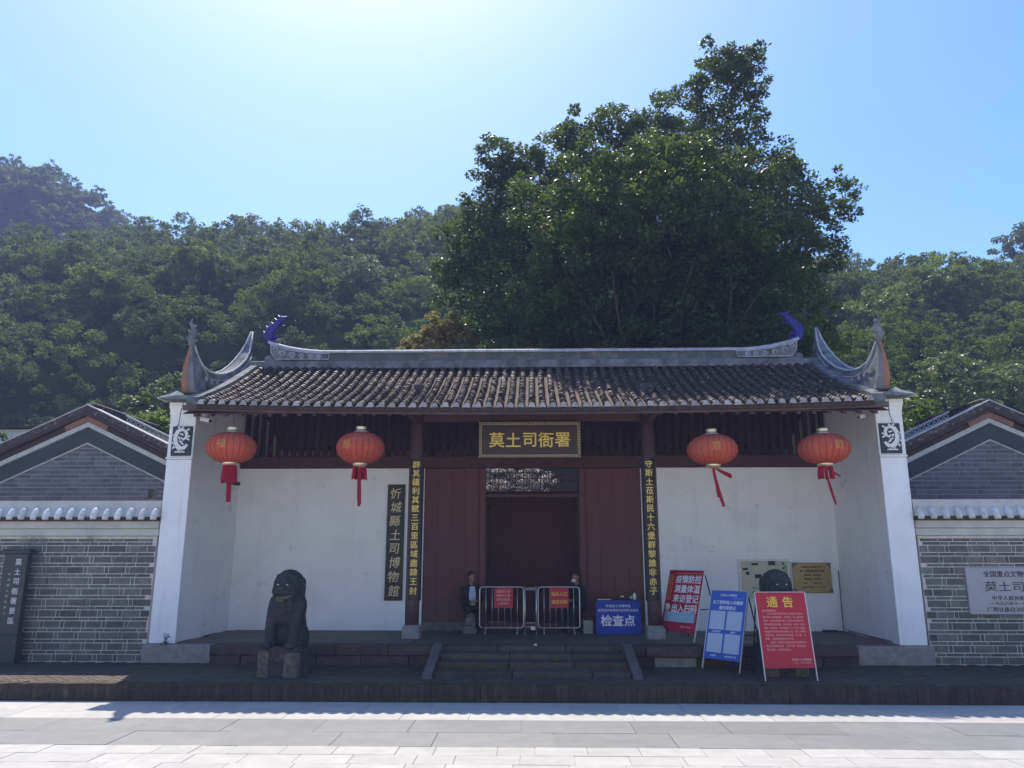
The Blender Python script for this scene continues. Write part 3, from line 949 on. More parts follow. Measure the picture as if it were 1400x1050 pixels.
for s in (-1, 1):
    q = MB()
    # raised end panel with scrolls
    pp = []
    for k in range(13):
        x = 5.0 + 1.40 * k / 12
        pp.append((s * x, 7.10 + rup(x) * .95))
    low = [(s * 6.40, 7.10), (s * 6.30, 6.98), (s * 5.0, 6.965)]
    q.prism(pp + low, 1, 18.115, 18.172)
    q.build('end_panel', 'ridge', ridge, fix=True)
    q = MB()
    for (cx, cz, r_, turns) in ((5.22, 7.035, .06, 1.6), (5.42, 7.04, .065, 1.7), (5.64, 7.05, .07, 1.7), (5.88, 7.08, .08, 1.8), (6.12, 7.13, .09, 1.8), (6.30, 7.22, .075, 1.5)):
        pts = []
        for k in range(int(12 * turns) + 1):
            a = 2 * math.pi * k / 12
            rr = r_ * (1 - .75 * k / (12 * turns))
            pts.append((s * (cx + rr * math.cos(a)), 18.11, cz + rr * math.sin(a)))
        q.tube(pts, .011, 5)
    q.tube([(s * (4.95 + 1.45 * k / 10), 18.11, 7.115 + rup(4.95 + 1.45 * k / 10) * .95) for k in range(11)], .016, 6)
    q.tube([(s * 6.42, 18.11, 7.36), (s * 6.40, 18.11, 7.15), (s * 6.28, 18.11, 6.98), (s * 5.6, 18.11, 6.975), (s * 4.98, 18.11, 6.97), (s * 4.96, 18.11, 7.10)], .014, 6)
    q.build('scrollwork', 'ridge_light', ridge)
    # rough plaster lump at the foot of the upturned end
    q = MB()
    q.ball((s * 6.45, 18.28, 6.98), (.16, .17, .13))
    q.ball((s * 6.28, 18.28, 6.93), (.2, .19, .08))
    q.build('end_plaster', 'ridge', ridge, smooth=True)
    # blue dragon fish standing on the ridge end
    q = MB()
    spine = [(6.42, 7.36), (6.52, 7.50), (6.56, 7.66), (6.50, 7.80), (6.38, 7.90), (6.30, 8.00), (6.22, 8.08), (6.12, 8.12)]
    rad = [.09, .115, .12, .11, .09, .07, .055, .03]
    q.tube([(s * u, 18.3, v) for u, v in spine], rad, 10)
    for k in range(1, 7):
        u, v = spine[k]
        for (du, dv) in ((.13, .05), (.10, -.05)):
            q.tube([(s * (u + .03), 18.3, v), (s * (u + du * .8), 18.3, v + dv * .8), (s * (u + du * 1.1), 18.3, v + dv * 1.6 + .02)], [.05, .03, .008], 6)
    q.tube([(s * 6.36, 18.3, 7.88), (s * 6.24, 18.3, 7.86), (s * 6.16, 18.3, 7.90)], [.05, .035, .01], 6)
    q.tube([(s * 6.44, 18.25, 7.55), (s * 6.34, 18.2, 7.60), (s * 6.28, 18.2, 7.56)], [.05, .035, .01], 6)
    q.tube([(s * 6.46, 18.25, 7.42), (s * 6.34, 18.22, 7.46), (s * 6.26, 18.22, 7.52)], [.05, .03, .01], 6)
    q.tube([(s * 6.20, 18.3, 8.06), (s * 6.27, 18.3, 8.14), (s * 6.30, 18.3, 8.12)], [.03, .02, .008], 6)
    dr = q.build('ridge_dragon', 'blue_glaze', hall, loc=W, smooth=True)
    dr['label'] = 'deep blue dragon ornament curling up from the ridge end'

# saddle shaped gable ridges with horns
prof_top = [(18.52, 7.80), (18.38, 7.48), (18.20, 7.20), (17.93, 6.93), (17.58, 6.68), (17.18, 6.45), (16.75, 6.28), (16.28, 6.16), (15.92, 6.13), (15.68, 6.20), (15.49, 6.33), (15.37, 6.48), (15.29, 6.62)]
prof_low = [(15.22, 6.50), (15.185, 6.25), (15.18, 6.0), (15.21, 5.78), (15.32, 5.56), (15.60, 5.45), (16.5, 5.70), (17.5, 6.18), (18.5, 6.68), (18.64, 6.75), (18.64, 7.30)]
def taper(y, z):
    if y < 15.9:
        return max(.16, min(1.0, (6.70 - z) / .85))
    if y > 17.9:
        return max(.16, min(1.0, (7.86 - z) / .85))
    return 1.0
for s in (-1, 1):
    a, b = sorted((s * 6.94, s * 7.20))
    gr = MB().prism(prof_top + prof_low, 0, a, b).build('gable_ridge', 'ridge', hall, loc=W, fix=True)
    for v in gr.data.vertices:
        v.co.x = s * (7.07 + (abs(v.co.x) - 7.07) * taper(v.co.y, v.co.z))
    for xx in (6.935, 7.205):
        q = MB().tube([(s * (7.07 + (xx - 7.07) * taper(y, z)), y, z + .012) for y, z in prof_top], [.014] + [.024] * 11 + [.014], 8)
        q.build('ridge_lip', 'ridge_light', gr, smooth=True)
    q = MB().tube([(s * 6.925, y + .03, z - .13) for y, z in prof_top[2:11]], .014, 6)
    q.build('ridge_moulding', 'ridge_light', gr, smooth=True)
    # scroll pattern on the inner face
    q = MB()
    for (y, z, r_) in ((17.35, 6.36, .075), (17.05, 6.22, .07), (16.72, 6.08, .065), (16.38, 5.99, .06), (16.05, 5.95, .07), (15.78, 5.95, .07)):
        q.tube([(s * 6.93, y + r_ * (1 - .75 * k / 20) * math.cos(2 * math.pi * k / 12), z + r_ * (1 - .75 * k / 20) * math.sin(2 * math.pi * k / 12)) for k in range(21)], .010, 5)
    q.build('scrollwork', 'ridge_light', gr)
    # orange painted face of the front horn
    q = MB()
    pts = [(15.285, 6.60), (15.222, 6.50), (15.187, 6.25), (15.182, 6.0), (15.212, 5.78), (15.322, 5.56)]
    a2, b2 = sorted((s * 6.95, s * 7.195))
    for k in range(len(pts) - 1):
        (y0, z0), (y1, z1) = pts[k], pts[k + 1]
        t0, t1 = .125 * taper(y0, z0), .125 * taper(y1, z1)
        i0, i1 = t0 * (.15 - .25 * (k / 4)), t1 * (.15 - .25 * ((k + 1) / 4))
        q.add([(s * (7.07 - i0), y0 - .006, z0), (s * (7.07 + t0), y0 - .006, z0), (s * (7.07 + t1), y1 - .006, z1), (s * (7.07 - i1), y1 - .006, z1)], [(0, 1, 2, 3)])
    pf = [(15.195, 5.84), (15.225, 5.78), (15.33, 5.60), (15.48, 5.54), (15.45, 5.72), (15.36, 5.84)]
    q.build('horn_face', 'ochre', gr, fix=True)
    # thin curling ornament on the horn tip
    q = MB()
    q.tube([(s * 7.07, 15.30, 6.55), (s * 7.10, 15.27, 6.70), (s * 7.04, 15.26, 6.84), (s * 7.08, 15.26, 6.95), (s * 7.14, 15.26, 7.04), (s * 7.10, 15.26, 7.12)], [.085, .085, .07, .05, .035, .012], 8)
    for (u, v, w, z) in ((7.10, 6.66, 7.20, 6.72), (7.07, 6.72, 6.97, 6.80), (7.08, 6.80, 7.17, 6.88), (7.05, 6.62, 6.96, 6.66), (7.08, 6.92, 7.0, 6.98)):
        q.tube([(s * u, 15.27, v), (s * (u + w) / 2, 15.26, v + .015), (s * w, 15.26, z)], [.055, .04, .012], 6)
    q.build('horn_ornament', 'ridge', gr, smooth=True)
    # plaster verge between gable ridge and tiles
    q = MB()
    for k in range(10):
        y0, y1 = 14.98 + (18.3 - 14.98) * k / 10, 14.98 + (18.3 - 14.98) * (k + 1) / 10
        z0, z1 = zroof(6.7, y0), zroof(6.7, y1)
        q.prism([(y0, z0 - .12), (y1, z1 - .12), (y1, z1 + .09), (y0, z0 + .09)], 0, *sorted((s * 6.70, s * 6.945)))
    q.build('verge_band', 'ridge', hall, loc=W, fix=True)
    q = MB()
    for k in range(6):
        y0, y1 = 18.66 + 3.0 * k / 6, 18.66 + 3.0 * (k + 1) / 6
        z0, z1 = zroof(6.7, y0), zroof(6.7, y1)
        q.prism([(y0, z0 - .12), (y1, z1 - .12), (y1, z1 + .16), (y0, z0 + .16)], 0, *sorted((s * 6.74, s * 7.35)))
    q.build('verge_band', 'ridge', hall, loc=W, fix=True)

# ================================================================== added screen wall behind the viewer, bounces warm light onto the gate
sw = thing('bounce_screen_wall', 'unseen cream plastered screen wall added to bounce warm light onto the gate', 'wall', (0, -8.5, 0))
MB().cbox(-13, 13, -.35, .35, 0, 1.0, .03).build('base', 'stone_pale', sw)
MB().box(-12.7, 12.7, -.25, .25, 1.0, 7.2).build('wall_face', 'cream_plaster', sw)
MB().prism([(-.7, 7.2), (.7, 7.2), (.08, 7.75), (-.08, 7.75)], 0, -13, 13).build('coping', 'tile', sw, fix=True)

# ================================================================== brick boundary walls
def boundary_wall(s, label, x_end, x_vis):
    root = thing('boundary_wall', label, 'wall', (s * 9.0, 15.8, .25))
    w = world_child(root)
    a, b = sorted((s * 7.575, s * x_end))
    core = MB().box(a, b, 15.625, 15.98, .22, 2.655).build('wall_core', 'mortar', root, loc=w)
    # courses
    z = .262
    tall, thin, j = .120, .050, .019
    ms = {}
    def piece(l, h):
        key = (round(l, 2), h)
        if key not in ms:
            ms[key] = MB().cbox(-key[0] / 2, key[0] / 2, 0, .05, 0, h, .004).mesh('brick', 'brick')
        return ms[key]
    k = 0
    far = MB()
    while z < 2.60:
        # tall course: stretcher on edge, narrow header
        if z + tall < 2.652:
            u = 7.585 + (0.02 if k % 2 else .19) + rnd.uniform(-.03, .03)
            first = u - 7.585 - j
            if first > .05:
                obj('brick', piece(first, tall), core, (s * (7.585 + first / 2), 15.612 + rnd.uniform(-.004, .003), z))
            while u < x_end - .4:
                l = rnd.choice((.31, .33, .35))
                y = 15.612 + rnd.uniform(-.005, .004)
                if u < x_vis:
                    obj('brick', piece(l, tall), core, (s * (u + l / 2), y, z))
                    obj('brick', piece(.06, tall), core, (s * (u + l + j + .03), y, z))
                else:
                    far.cbox(*sorted((s * u, s * (u + l))), y, 15.65, z, z + tall, .004)
                u += l + .06 + 2 * j
            z += tall + j
        if z + thin < 2.652:
            u = 7.585 + rnd.uniform(.0, .12)
            while u < x_end - .4:
                l = rnd.choice((.27, .29, .33, .16))
                y = 15.612 + rnd.uniform(-.005, .004)
                if u < x_vis:
                    obj('brick', piece(l, thin), core, (s * (u + l / 2), y, z))
                else:
                    far.cbox(*sorted((s * u, s * (u + l))), y, 15.65, z, z + thin, .004)
                u += l + j
            z += thin + j
        k += 1
    fo = far.build('brick', 'brick', core)
    fo['kind'] = 'stuff'
    a, b = sorted((s * 7.525, s * x_end))
    q = MB().cbox(a, b, 15.565, 16.04, 2.66, 2.80, .008).cbox(a, b, 15.53, 16.07, 2.803, 2.955, .012)
    q.build('plaster_band', 'pale_band', root, loc=w)
    MB().box(a, b, 15.44, 16.16, 2.957, 3.03).build('recess_shade_strip', 'pan', root, loc=w)  # dark strip imitates the shaded recess between the tile ends
    cp = MB().prism([(15.47, 3.034), (15.555, 3.22), (15.58, 3.36), (16.02, 3.36), (16.045, 3.22), (16.13, 3.034)], 0, a, b).build('coping', 'pale_band', root, loc=w, fix=True)
    ct = MB()
    ang = R(66)
    n = 8
    for (yy, r_) in ((0, .050), (.03, .066), (.10, .072), (.20, .064), (.27, .03)):
        ct.v += [(r_ * math.cos(math.pi * t / n), yy, r_ * 1.15 * math.sin(math.pi * t / n)) for t in range(n + 1)]
    for e_ in range(4):
        for t in range(n):
            b_ = e_ * (n + 1)
            ct.f.append((b_ + t + 1, b_ + t, b_ + n + 1 + t, b_ + n + 2 + t))
    ct.f.append(tuple(range(n + 1)))
    cm = ct.mesh('coping_tile', 'lime', smooth=False)
    u = 7.60
    while u < x_end - .1:
        obj('coping_tile', cm, cp, (s * u, 15.43, 2.975 + rnd.uniform(-.006, .006)), (ang * .92 + rnd.uniform(-.04, .04), 0, rnd.uniform(-.05, .05)))
        u += .245
    return root
boundary_wall(-1, 'grey brick boundary wall with white tile coping left of the gate', 13.5, 10.95)
boundary_wall(1, 'grey brick boundary wall with white tile coping right of the gate', 13.0, 9.95)

# ================================================================== gabled side houses behind the walls
def clip(poly, nx_, nz_, d):
    out = []
    for i in range(len(poly)):
        p, q = poly[i], poly[(i + 1) % len(poly)]
        a, b = nx_ * p[0] + nz_ * p[1] - d, nx_ * q[0] + nz_ * q[1] - d
        if a <= 0:
            out.append(p)
        if (a < 0 < b) or (b < 0 < a):
            t = a / (a - b)
            out.append((p[0] + (q[0] - p[0]) * t, p[1] + (q[1] - p[1]) * t))
    return out

def side_house(s, label):
    cx, Y, SL, zt = s * 10.92, 18.5, .47, 4.97
    half = 2.75
    root = thing('side_house', label, 'house', (cx, Y + 3, .1))
    w = world_child(root)
    wall = MB().prism([(cx - half, 0.0), (cx + half, 0.0), (cx + half, zt - SL * half), (cx, zt), (cx - half, zt - SL * half)], 1, Y, Y + 3.0).build('gable_wall', 'gable_mortar', root, loc=w, fix=True)
    # bricks
    h, l, j = .092, .30, .014
    z = 2.95
    r = 0
    while z < zt - .03:
        x = cx - half + (.15 if r % 2 else 0)
        while x < cx + half:
            ll = l * rnd.choice((1, 1, 1, .5, 1.3))
            if s * (x + ll / 2) < 13.4 and s * x > 7.55:
                pz = [(x, z), (x + ll - j * 1.2, z), (x + ll - j, z + h), (x, z + h)]
                for sg in (-1, 1):
                    # z <= zt - SL*|x-cx|  ->  z + SL*sg*(x-cx) <= zt
                    pz = clip(pz, SL * sg, 1, zt - .02 + SL * sg * cx) if pz else pz
                if len(pz) >= 3:
                    MB().prism(pz, 1, Y - .008 - rnd.uniform(0, .003), Y + .01).build('brick', 'gable_brick', wall, fix=True)
            x += ll
        z += h + j
        r += 1
    def rake(zb, zt_, y0, y1, m, name, hh=None):
        q = MB()
        H = hh or half + .25
        for sg in (-1, 1):
            q.prism([(cx, zb), (cx, zt_), (cx + sg * H, zt_ - SL * H), (cx + sg * H, zb - SL * H)], 1, y0, y1)
        return q.build(name, m, root, loc=w, fix=True)
    rake(zt - .015, zt + .02, Y - .035, Y + .02, 'trim', 'rake_line')
    rake(zt + .022, zt + .40, Y - .05, Y + .3, 'slate_band', 'rake_band')
    rake(zt + .402, zt + .52, Y - .11, Y + .3, 'trim', 'rake_moulding')
    q = MB()
    for sg in (-1, 1):
        q.prism([(cx, zt + .525), (cx, zt + .66), (cx + sg * .55, zt + .66 - SL * .55), (cx + sg * .5, zt + .525 - SL * .5)], 1, Y - .16, Y + .2)
    q.build('apex_board', 'apex_brown', root, loc=w, fix=True)
    rake(zt + .53, zt + .645, Y - .13, Y + .2, 'pan', 'rake_soffit')
    roof_ = rake(zt + .665, zt + .76, Y - .24, Y + 3.2, 'pan', 'roof', half + .5)
    rake(zt + .762, zt + .92, Y - .22, Y + .10, 'tile', 'verge_ridge', half + .4)
    rake(zt + .921, zt + .945, Y - .24, Y + .12, 'trim', 'verge_cap', half + .4)
    MB().cbox(cx - .14, cx + .14, Y - .1, Y + 3.2, zt + .74, zt + 1.0, .03).build('roof_ridge', 'tile', root, loc=w)
    # tile rows down both slopes
    rows_ = MB()
    th = math.atan(SL)
    for sg in (-1, 1):
        for k in range(10):
            y = Y + .35 + k * .28
            rows_.tube([(cx + sg * .14, y, zt + .775 - SL * .14), (cx + sg * (half + .5), y, zt + .775 - SL * (half + .5))], .055, 6)
    ro = rows_.build('tile_row', 'tile', roof_)
    ro['kind'] = 'stuff'
    # pierced white tile ridge running down the slope towards the gate
    for k in range(11):
        u = .62 + k * .125
        for row in range(2):
            ring = MB()
            cxr, czr = cx - s * u, zt + .87 + row * .11 - SL * u
            ring.tube([(cxr + .05 * math.cos(t * math.pi / 5), Y + .62, czr + .05 * math.sin(t * math.pi / 5)) for t in range(11)], .014, 5, cap=False)
            ring.build('openwork_tile', 'lime', root, loc=w)
    rl = MB()
    rl.prism([(cx - s * .55, zt + 1.04 - SL * .55), (cx - s * .55, zt + 1.08 - SL * .55), (cx - s * 2.05, zt + 1.08 - SL * 2.05), (cx - s * 2.05, zt + 1.04 - SL * 2.05)], 1, Y + .56, Y + .70)
    rl.build('openwork_rail', 'trim', root, loc=w, fix=True)
    return root
side_house(-1, 'grey brick house gable with white edged slate band behind the left wall')
side_house(1, 'grey brick house gable with white edged slate band behind the right wall')

# small pale house far left, only its upper wall and eave show
fh = thing('far_house', 'pale blue walled low building at the far left edge behind the gable', 'house', (-21.0, 30.0, 0))
q = MB().box(-4, 2.5, -1.5, 4, 0, 7.0).build('wall', 'farwall', fh)
MB().prism([(-1.9, 7.0), (1.2, 7.28), (1.2, 7.36), (-1.9, 7.08)], 0, -4.5, 2.8).prism([(1.2, 7.28), (4.4, 7.0), (4.4, 7.08), (1.2, 7.36)], 0, -4.5, 2.8).build('roof', 'pan', fh, fix=True)
for k in range(3):
    wdw = MB().box(-3.2 + k * 2, -2.2 + k * 2, -1.54, -1.49, 4.6, 5.9).build('window', 'glass', fh)
    MB().box(-3.25 + k * 2, -2.15 + k * 2, -1.58, -1.50, 4.52, 4.6).build('sill', 'trim', wdw)

# ================================================================== name board, couplets, hanging signs
p = thing('name_plaque', 'dark horizontal plaque with five gold characters and gilt fret border above the doorway', 'plaque', (-.05, 16.30, 4.69))
MB().cbox(-1.05, 1.05, 0, .06, -.36, .36, .01).build('board', 'plaque_ground', p, rot=(0, 0, 0))
fr = MB().cbox(-1.09, 1.09, -.03, .07, .33, .39, .01).cbox(-1.09, 1.09, -.03, .07, -.39, -.33, .01).cbox(-1.09, -1.03, -.028, .068, -.331, .331, .01).cbox(1.03, 1.09, -.028, .068, -.331, .331, .01)
fr = fr.build('frame', 'plaque_ground', p)
q = MB()
def fret(x0, z0, dx, dz, n):
    for k in range(n):
        x, z = x0 + dx * k, z0 + dz * k
        q.box(x - .018, x + .018, -.036, -.028, z + .012, z + .018)
        q.box(x - .018, x - .012, -.036, -.028, z - .018, z + .012)
        q.box(x - .006, x + .018, -.036, -.028, z - .018, z - .012)
        q.box(x + .012, x + .018, -.036, -.028, z - .012, z + .004)
fret(-1.06, .36, .0589, 0, 37)
fret(-1.06, -.36, .0589, 0, 37)
fret(-1.06, -.30, 0, .06, 11)
fret(1.06, -.30, 0, .06, 11)
for (x0, x1, z0, z1) in ((-1.03, 1.03, .325, .331), (-1.03, 1.03, -.331, -.325), (-1.03, -1.024, -.325, .325), (1.024, 1.03, -.325, .325)):
    q.box(x0, x1, -.034, -.024, z0, z1)
q.build('fret_border', 'goldpale', fr)
for k, ch in enumerate('莫土司衙署'):
    lettering(p, ch, .345, -.70 + k * .35, .0, -.006, 'gold', bold=.010, ext=.006)
for s in (-1, 1):
    MB().tube([(s * .8, .03, .38), (s * .8, .10, .72)], .012, 6).build('hanger', 'blackmetal', p)

for s, body, lab in ((-1, '辟其疆利其賦三百里區域盡隸王封', 'long black couplet board with gold characters on the left column'),
                     (1, '守斯土莅斯民十六堡群黎誰非赤子', 'long black couplet board with gold characters on the right column')):
    c = thing('couplet_board', lab, 'couplet board', (s * 2.47, 16.34, 1.37), 0, 'couplet boards on the two columns')
    n = 10
    bd = MB()
    prof = []
    for k in range(n + 1):
        a = math.pi * (.14 + .72 * k / n)
        prof.append((.172 * math.cos(a), .165 - .172 * math.sin(a)))
    inner = [(.155 * u / .172, .165 + (v - .165) * .155 / .172) for u, v in prof][::-1]
    bd.prism(prof + inner, 2, 0, 2.93)
    bd.build('board', 'lacquer', c, fix=True)
    for k, ch in enumerate(body):
        lettering(c, ch, .165, 0, 2.80 - k * .186, .002, 'gold', bold=.010, ext=.012)

m_ = thing('museum_name_board', 'black vertical board with pale gold brush characters on the white wall by the left column', 'sign board', (-3.215, 18.24, 1.27))
MB().cbox(-.205, .205, 0, .05, 0, 2.655, .01).build('board', 'lacquer', m_)
for k, ch in enumerate('忻城縣土司博物館'):
    lettering(m_, ch, .27, .0 + (.01 if k % 2 else -.01), 2.44 - k * .318, -.005, 'goldpale', bold=.003, ext=.004, shear=.12)

# stele at the far left
st = thing('name_stele', 'slim dark stone stele with a capped top and white carved characters at the left edge', 'stele', (-10.18, 15.34, .25))
MB().cbox(-.26, .26, -.11, .11, 0, .52, .012).build('base', 'stele', st)
MB().cbox(-.235, .235, -.07, .07, .522, 2.06, .008).build('slab', 'stele', st)
MB().cbox(-.31, .31, -.13, .13, 2.062, 2.115, .012).cbox(-.27, .27, -.10, .10, 2.116, 2.15, .01).build('cap', 'stele', st)
for k, ch in enumerate('莫土司衙署景區'):
    lettering(st, ch, .135, .07, 1.90 - k * .185, -.074, 'print_white', bold=.0, ext=.002)
lettering(st, '忻城縣人民政府立', .06, -.08, 1.30, -.074, 'trim', bold=.0, vertical=True, line=1.75, ext=.001)

# heritage tablet on the right wall
tb = thing('heritage_tablet', 'pale grey stone tablet with dark engraved lines on the right brick wall', 'tablet', (9.36, 15.575, 1.17))
MB().cbox(-.97, .97, 0, .045, 0, .875, .008).build('slab', 'marble', tb)
lettering(tb, '全国重点文物保护单位', .128, 0, .755, -.004, 'engraved', bold=.008, ext=.002)
lettering(tb, '莫土司衙署', .20, 0, .52, -.004, 'engraved', bold=.0, ext=.002, sx=1.3)
lettering(tb, '中华人民共和国国务院', .092, 0, .305, -.004, 'engraved', bold=.008, ext=.002, sx=1.15)
lettering(tb, '一九九六年十一月二十日公布', .075, 0, .205, -.004, 'engraved', bold=.0, ext=.002, sx=1.15)
lettering(tb, '广西壮族自治区人民政府立', .09, 0, .095, -.004, 'engraved', bold=.006, ext=.002, sx=1.2)

# framed map and brass plate on the back wall
fa_ = thing('framed_map', 'white framed cream site map with dark blocks on the right back wall', 'map board', (5.30, 18.245, 1.27))
MB().cbox(-.55, .55, .012, .05, .03, .90, .005).build('sheet', 'cream', fa_)
MB().cbox(-.58, .58, 0, .055, .885, .93, .008).cbox(-.58, .58, 0, .055, 0, .045, .008).cbox(-.58, -.535, .001, .054, .0455, .8845, .008).cbox(.535, .58, .001, .054, .0455, .8845, .008).build('frame', 'whitemetal', fa_)
q = MB()
for (x, z, w_, h_) in ((-.49, .68, .12, .05), (-.28, .79, .15, .05), (-.42, .58, .08, .07), (-.22, .50, .15, .09), (-.04, .38, .08, .07), (.1, .79, .16, .09), (.16, .62, .16, .08), (.42, .80, .04, .05), (.42, .70, .04, .05), (.42, .60, .04, .05)):
    MB().box(x, x + w_, .005, .0115, z, z + h_).build('map_block', 'print_black', fa_)
for k in range(16):
    x, z = rnd.uniform(-.45, -.05), rnd.uniform(.10, .30)
    MB().box(x, x + rnd.uniform(.02, .06), .005, .0115, z, z + .012).build('map_line', 'print_black', fa_)
lettering(fa_, '莫土司衙署', .055, .485, .62, .006, 'print_black', vertical=True, line=1.25, ext=.001)
fb = thing('brass_plate', 'tarnished brass notice plate with engraved lines beside the framed map', 'plaque', (6.38, 18.245, 1.45))
pl_ = MB().cbox(-.45, .45, .01, .05, 0, .67, .01).build('plate', 'bronze', fb)
MB().cbox(-.475, -.452, 0, .05, -.01, .69, .004).build('edge_trim', 'whitemetal', fb)
MB().cbox(-.4515, -.25, 0, .0095, .672, .69, .003).build('edge_trim', 'whitemetal', fb)
MB().cbox(.43, .45, 0, .0095, .06, .65, .003).build('edge_trim', 'whitemetal', fb)
q = MB()
for sx_ in (-1, 1):
    for sz_, z0 in ((1, .0), (-1, .67)):
        q.prism([(sx_ * .445, z0 + sz_ * .005), (sx_ * .30, z0 + sz_ * .005), (sx_ * .36, z0 + sz_ * .06), (sx_ * .445, z0 + sz_ * .13)], 1, .0025, .0098)
q.build('corner_ornament', 'bronze_dark', fb, fix=True)
for k, (t, sz) in enumerate((('全国重点文物保护单位', .05), ('莫土司衙署保护范围', .062), ('保护范围　衙署围墙', .042), ('建设控制　衙署四周', .042), ('地带　　　外延五十米', .042), ('忻城县人民政府　二〇〇八年', .042))):
    lettering(fb, t, sz, 0, .575 - k * .09, .0065, 'print_brown', bold=.006, ext=.002)
gh = MB().cbox(3.20, 3.76, 18.288, 18.3, 2.38, 2.72, .003).build('patched_plaster', 'plaster_pier', hall, loc=W)

# ================================================================== red lanterns
def lantern(x, y, z, label, kind, glyph, gx, rz):
    L = thing('red_lantern', label, 'lantern', (x, y, z), rz, 'red lanterns under the eave')
    a, b = .485, .315
    n, seg = 16, 48
    prof = []
    for k in range(n + 1):
        t = -math.pi / 2 + math.pi * (.10 + .80 * k / n)
        prof.append((a * math.cos(t) ** .9, b * math.sin(t)))
    vs = []
    for r_, zz in prof:
        for k in range(seg):
            ph = 2 * math.pi * k / seg
            rr = r_ * (1 + .012 * math.cos(ph * 24))
            vs.append((rr * math.cos(ph), rr * math.sin(ph), zz))
    f_ = [(i * seg + k, i * seg + (k + 1) % seg, (i + 1) * seg + (k + 1) % seg, (i + 1) * seg + k) for i in range(n) for k in range(seg)]
    bd = MB().add(vs, f_).build('shade', 'lantern', L, smooth=True)
    rb_ = MB()
    for k in range(24):
        ph = 2 * math.pi * (k + .5) / 24
        rb_.tube([(r_ * 1.0 * math.cos(ph), r_ * 1.0 * math.sin(ph), zz) for r_, zz in prof[::2]], .006, 4, cap=False)
    rb_.build('rib', 'rib', bd)
    MB().lathe([(.155, .285), (.16, .30), (.15, .325), (.105, .33), (.105, .40), (.115, .405), (.10, .415)], 20).build('top_cap', 'goldcap', L, smooth=True)
    MB().lathe([(.10, -.375), (.115, -.36), (.14, -.335), (.15, -.31), (.145, -.285)], 20).build('bottom_cap', 'goldcap', L, smooth=True)
    MB().tube([(0, 0, .40), (0, 0, .60), (0, .0, 5.16 - z)], .006, 5).build('cord', 'cable', L)
    # fringe and tassel
    rr = random.Random(glyph)
    if kind in ('full', 'half', 'torn'):
        sk = MB()
        for k in range(34):
            ph = 2 * math.pi * k / 34
            if kind == 'half' and math.cos(ph - 5.3) > .35:
                continue
            if kind == 'torn' and rr.random() < .25:
                continue
            ln = (.33 if kind == 'full' else .24) + rr.uniform(-.025, .02)
            c_, s_ = math.cos(ph), math.sin(ph)
            sk.tube([(.118 * c_, .118 * s_, -.36), (.135 * c_, .135 * s_, -.37 - ln * .5), (.14 * c_, .14 * s_, -.36 - ln)], .016, 4)
        sk.build('fringe', 'tassel', L)
    ts = MB()
    sway = {'full': (.02, .03), 'half': (.03, .04), 'torn': (.16, .06), 'blown': (.17, .08)}[kind]
    lens = {'full': [1.08] * 5, 'half': [1.12, 1.1, 1.12, 1.08, .62], 'torn': [1.10, 1.12, 1.1, .55], 'blown': [1.12, 1.14, 1.1, 1.12, .95, .55, .56, .5, .54]}[kind]
    for k, ln in enumerate(lens):
        ex = (k - 2) * .012
        w_ = sway[0] * (1.0 if ln > .9 else 1.25) * (.3 if (kind == 'blown' and ln == .95) else 1)
        pts = []
        for j in range(6):
            t = j / 5
            pts.append((ex + w_ * t ** 1.3 + (.09 * t if ln < .7 else 0), -.02 + .01 * k + sway[1] * t * .3, -.36 - (ln - .36) * t))
        ts.tube(pts, [.012, .016, .018, .02, .02, .016], 5)
    ts.build('tassel', 'tassel', L)
    # faint gold print that follows the curve of the shade
    def on_shade(o):
        for v in o.data.vertices:
            zz = o.location.z + v.co.z
            rr_ = a * max(.05, math.cos(math.asin(max(-.99, min(.99, zz / b))))) ** .9 * 1.016
            th_ = (o.location.x + v.co.x) / a
            v.co = (rr_ * math.sin(th_), -rr_ * math.cos(th_) + (0.0), zz)
        o.location = (0, 0, 0)
    on_shade(lettering(L, glyph, .20, gx, .03, 0, 'lantern_gold', bold=.0, ext=.0))
    for dx in (-.17, .17, .30):
        q_ = MB().box(gx + dx - .006, gx + dx + .006, 0, .001, -.05, .12).build('print_bar', 'lantern_gold', L)
        on_shade(q_)
    L.scale = {'full': (1, 1, 1), 'half': (.97, .97, 1.03), 'blown': (1.0, 1.0, .98), 'torn': (1.02, 1.02, .97)}[kind]
    return L
lantern(-6.03, 15.18, 4.385, 'red lantern with long straight fringe nearest the left pier', 'full', '福', -.05, R(3))
lantern(-3.425, 15.18, 4.37, 'red lantern with half torn fringe near the left column', 'half', '慈', -.14, R(-5))
lantern(3.555, 15.18, 4.31, 'red lantern with no fringe and a windblown tassel near the right column', 'blown', '豐', -.02, 0.0)
lantern(5.735, 15.18, 4.32, 'red lantern with ragged fringe and slanting tassel nearest the right pier', 'torn', '歡', .06, R(8))

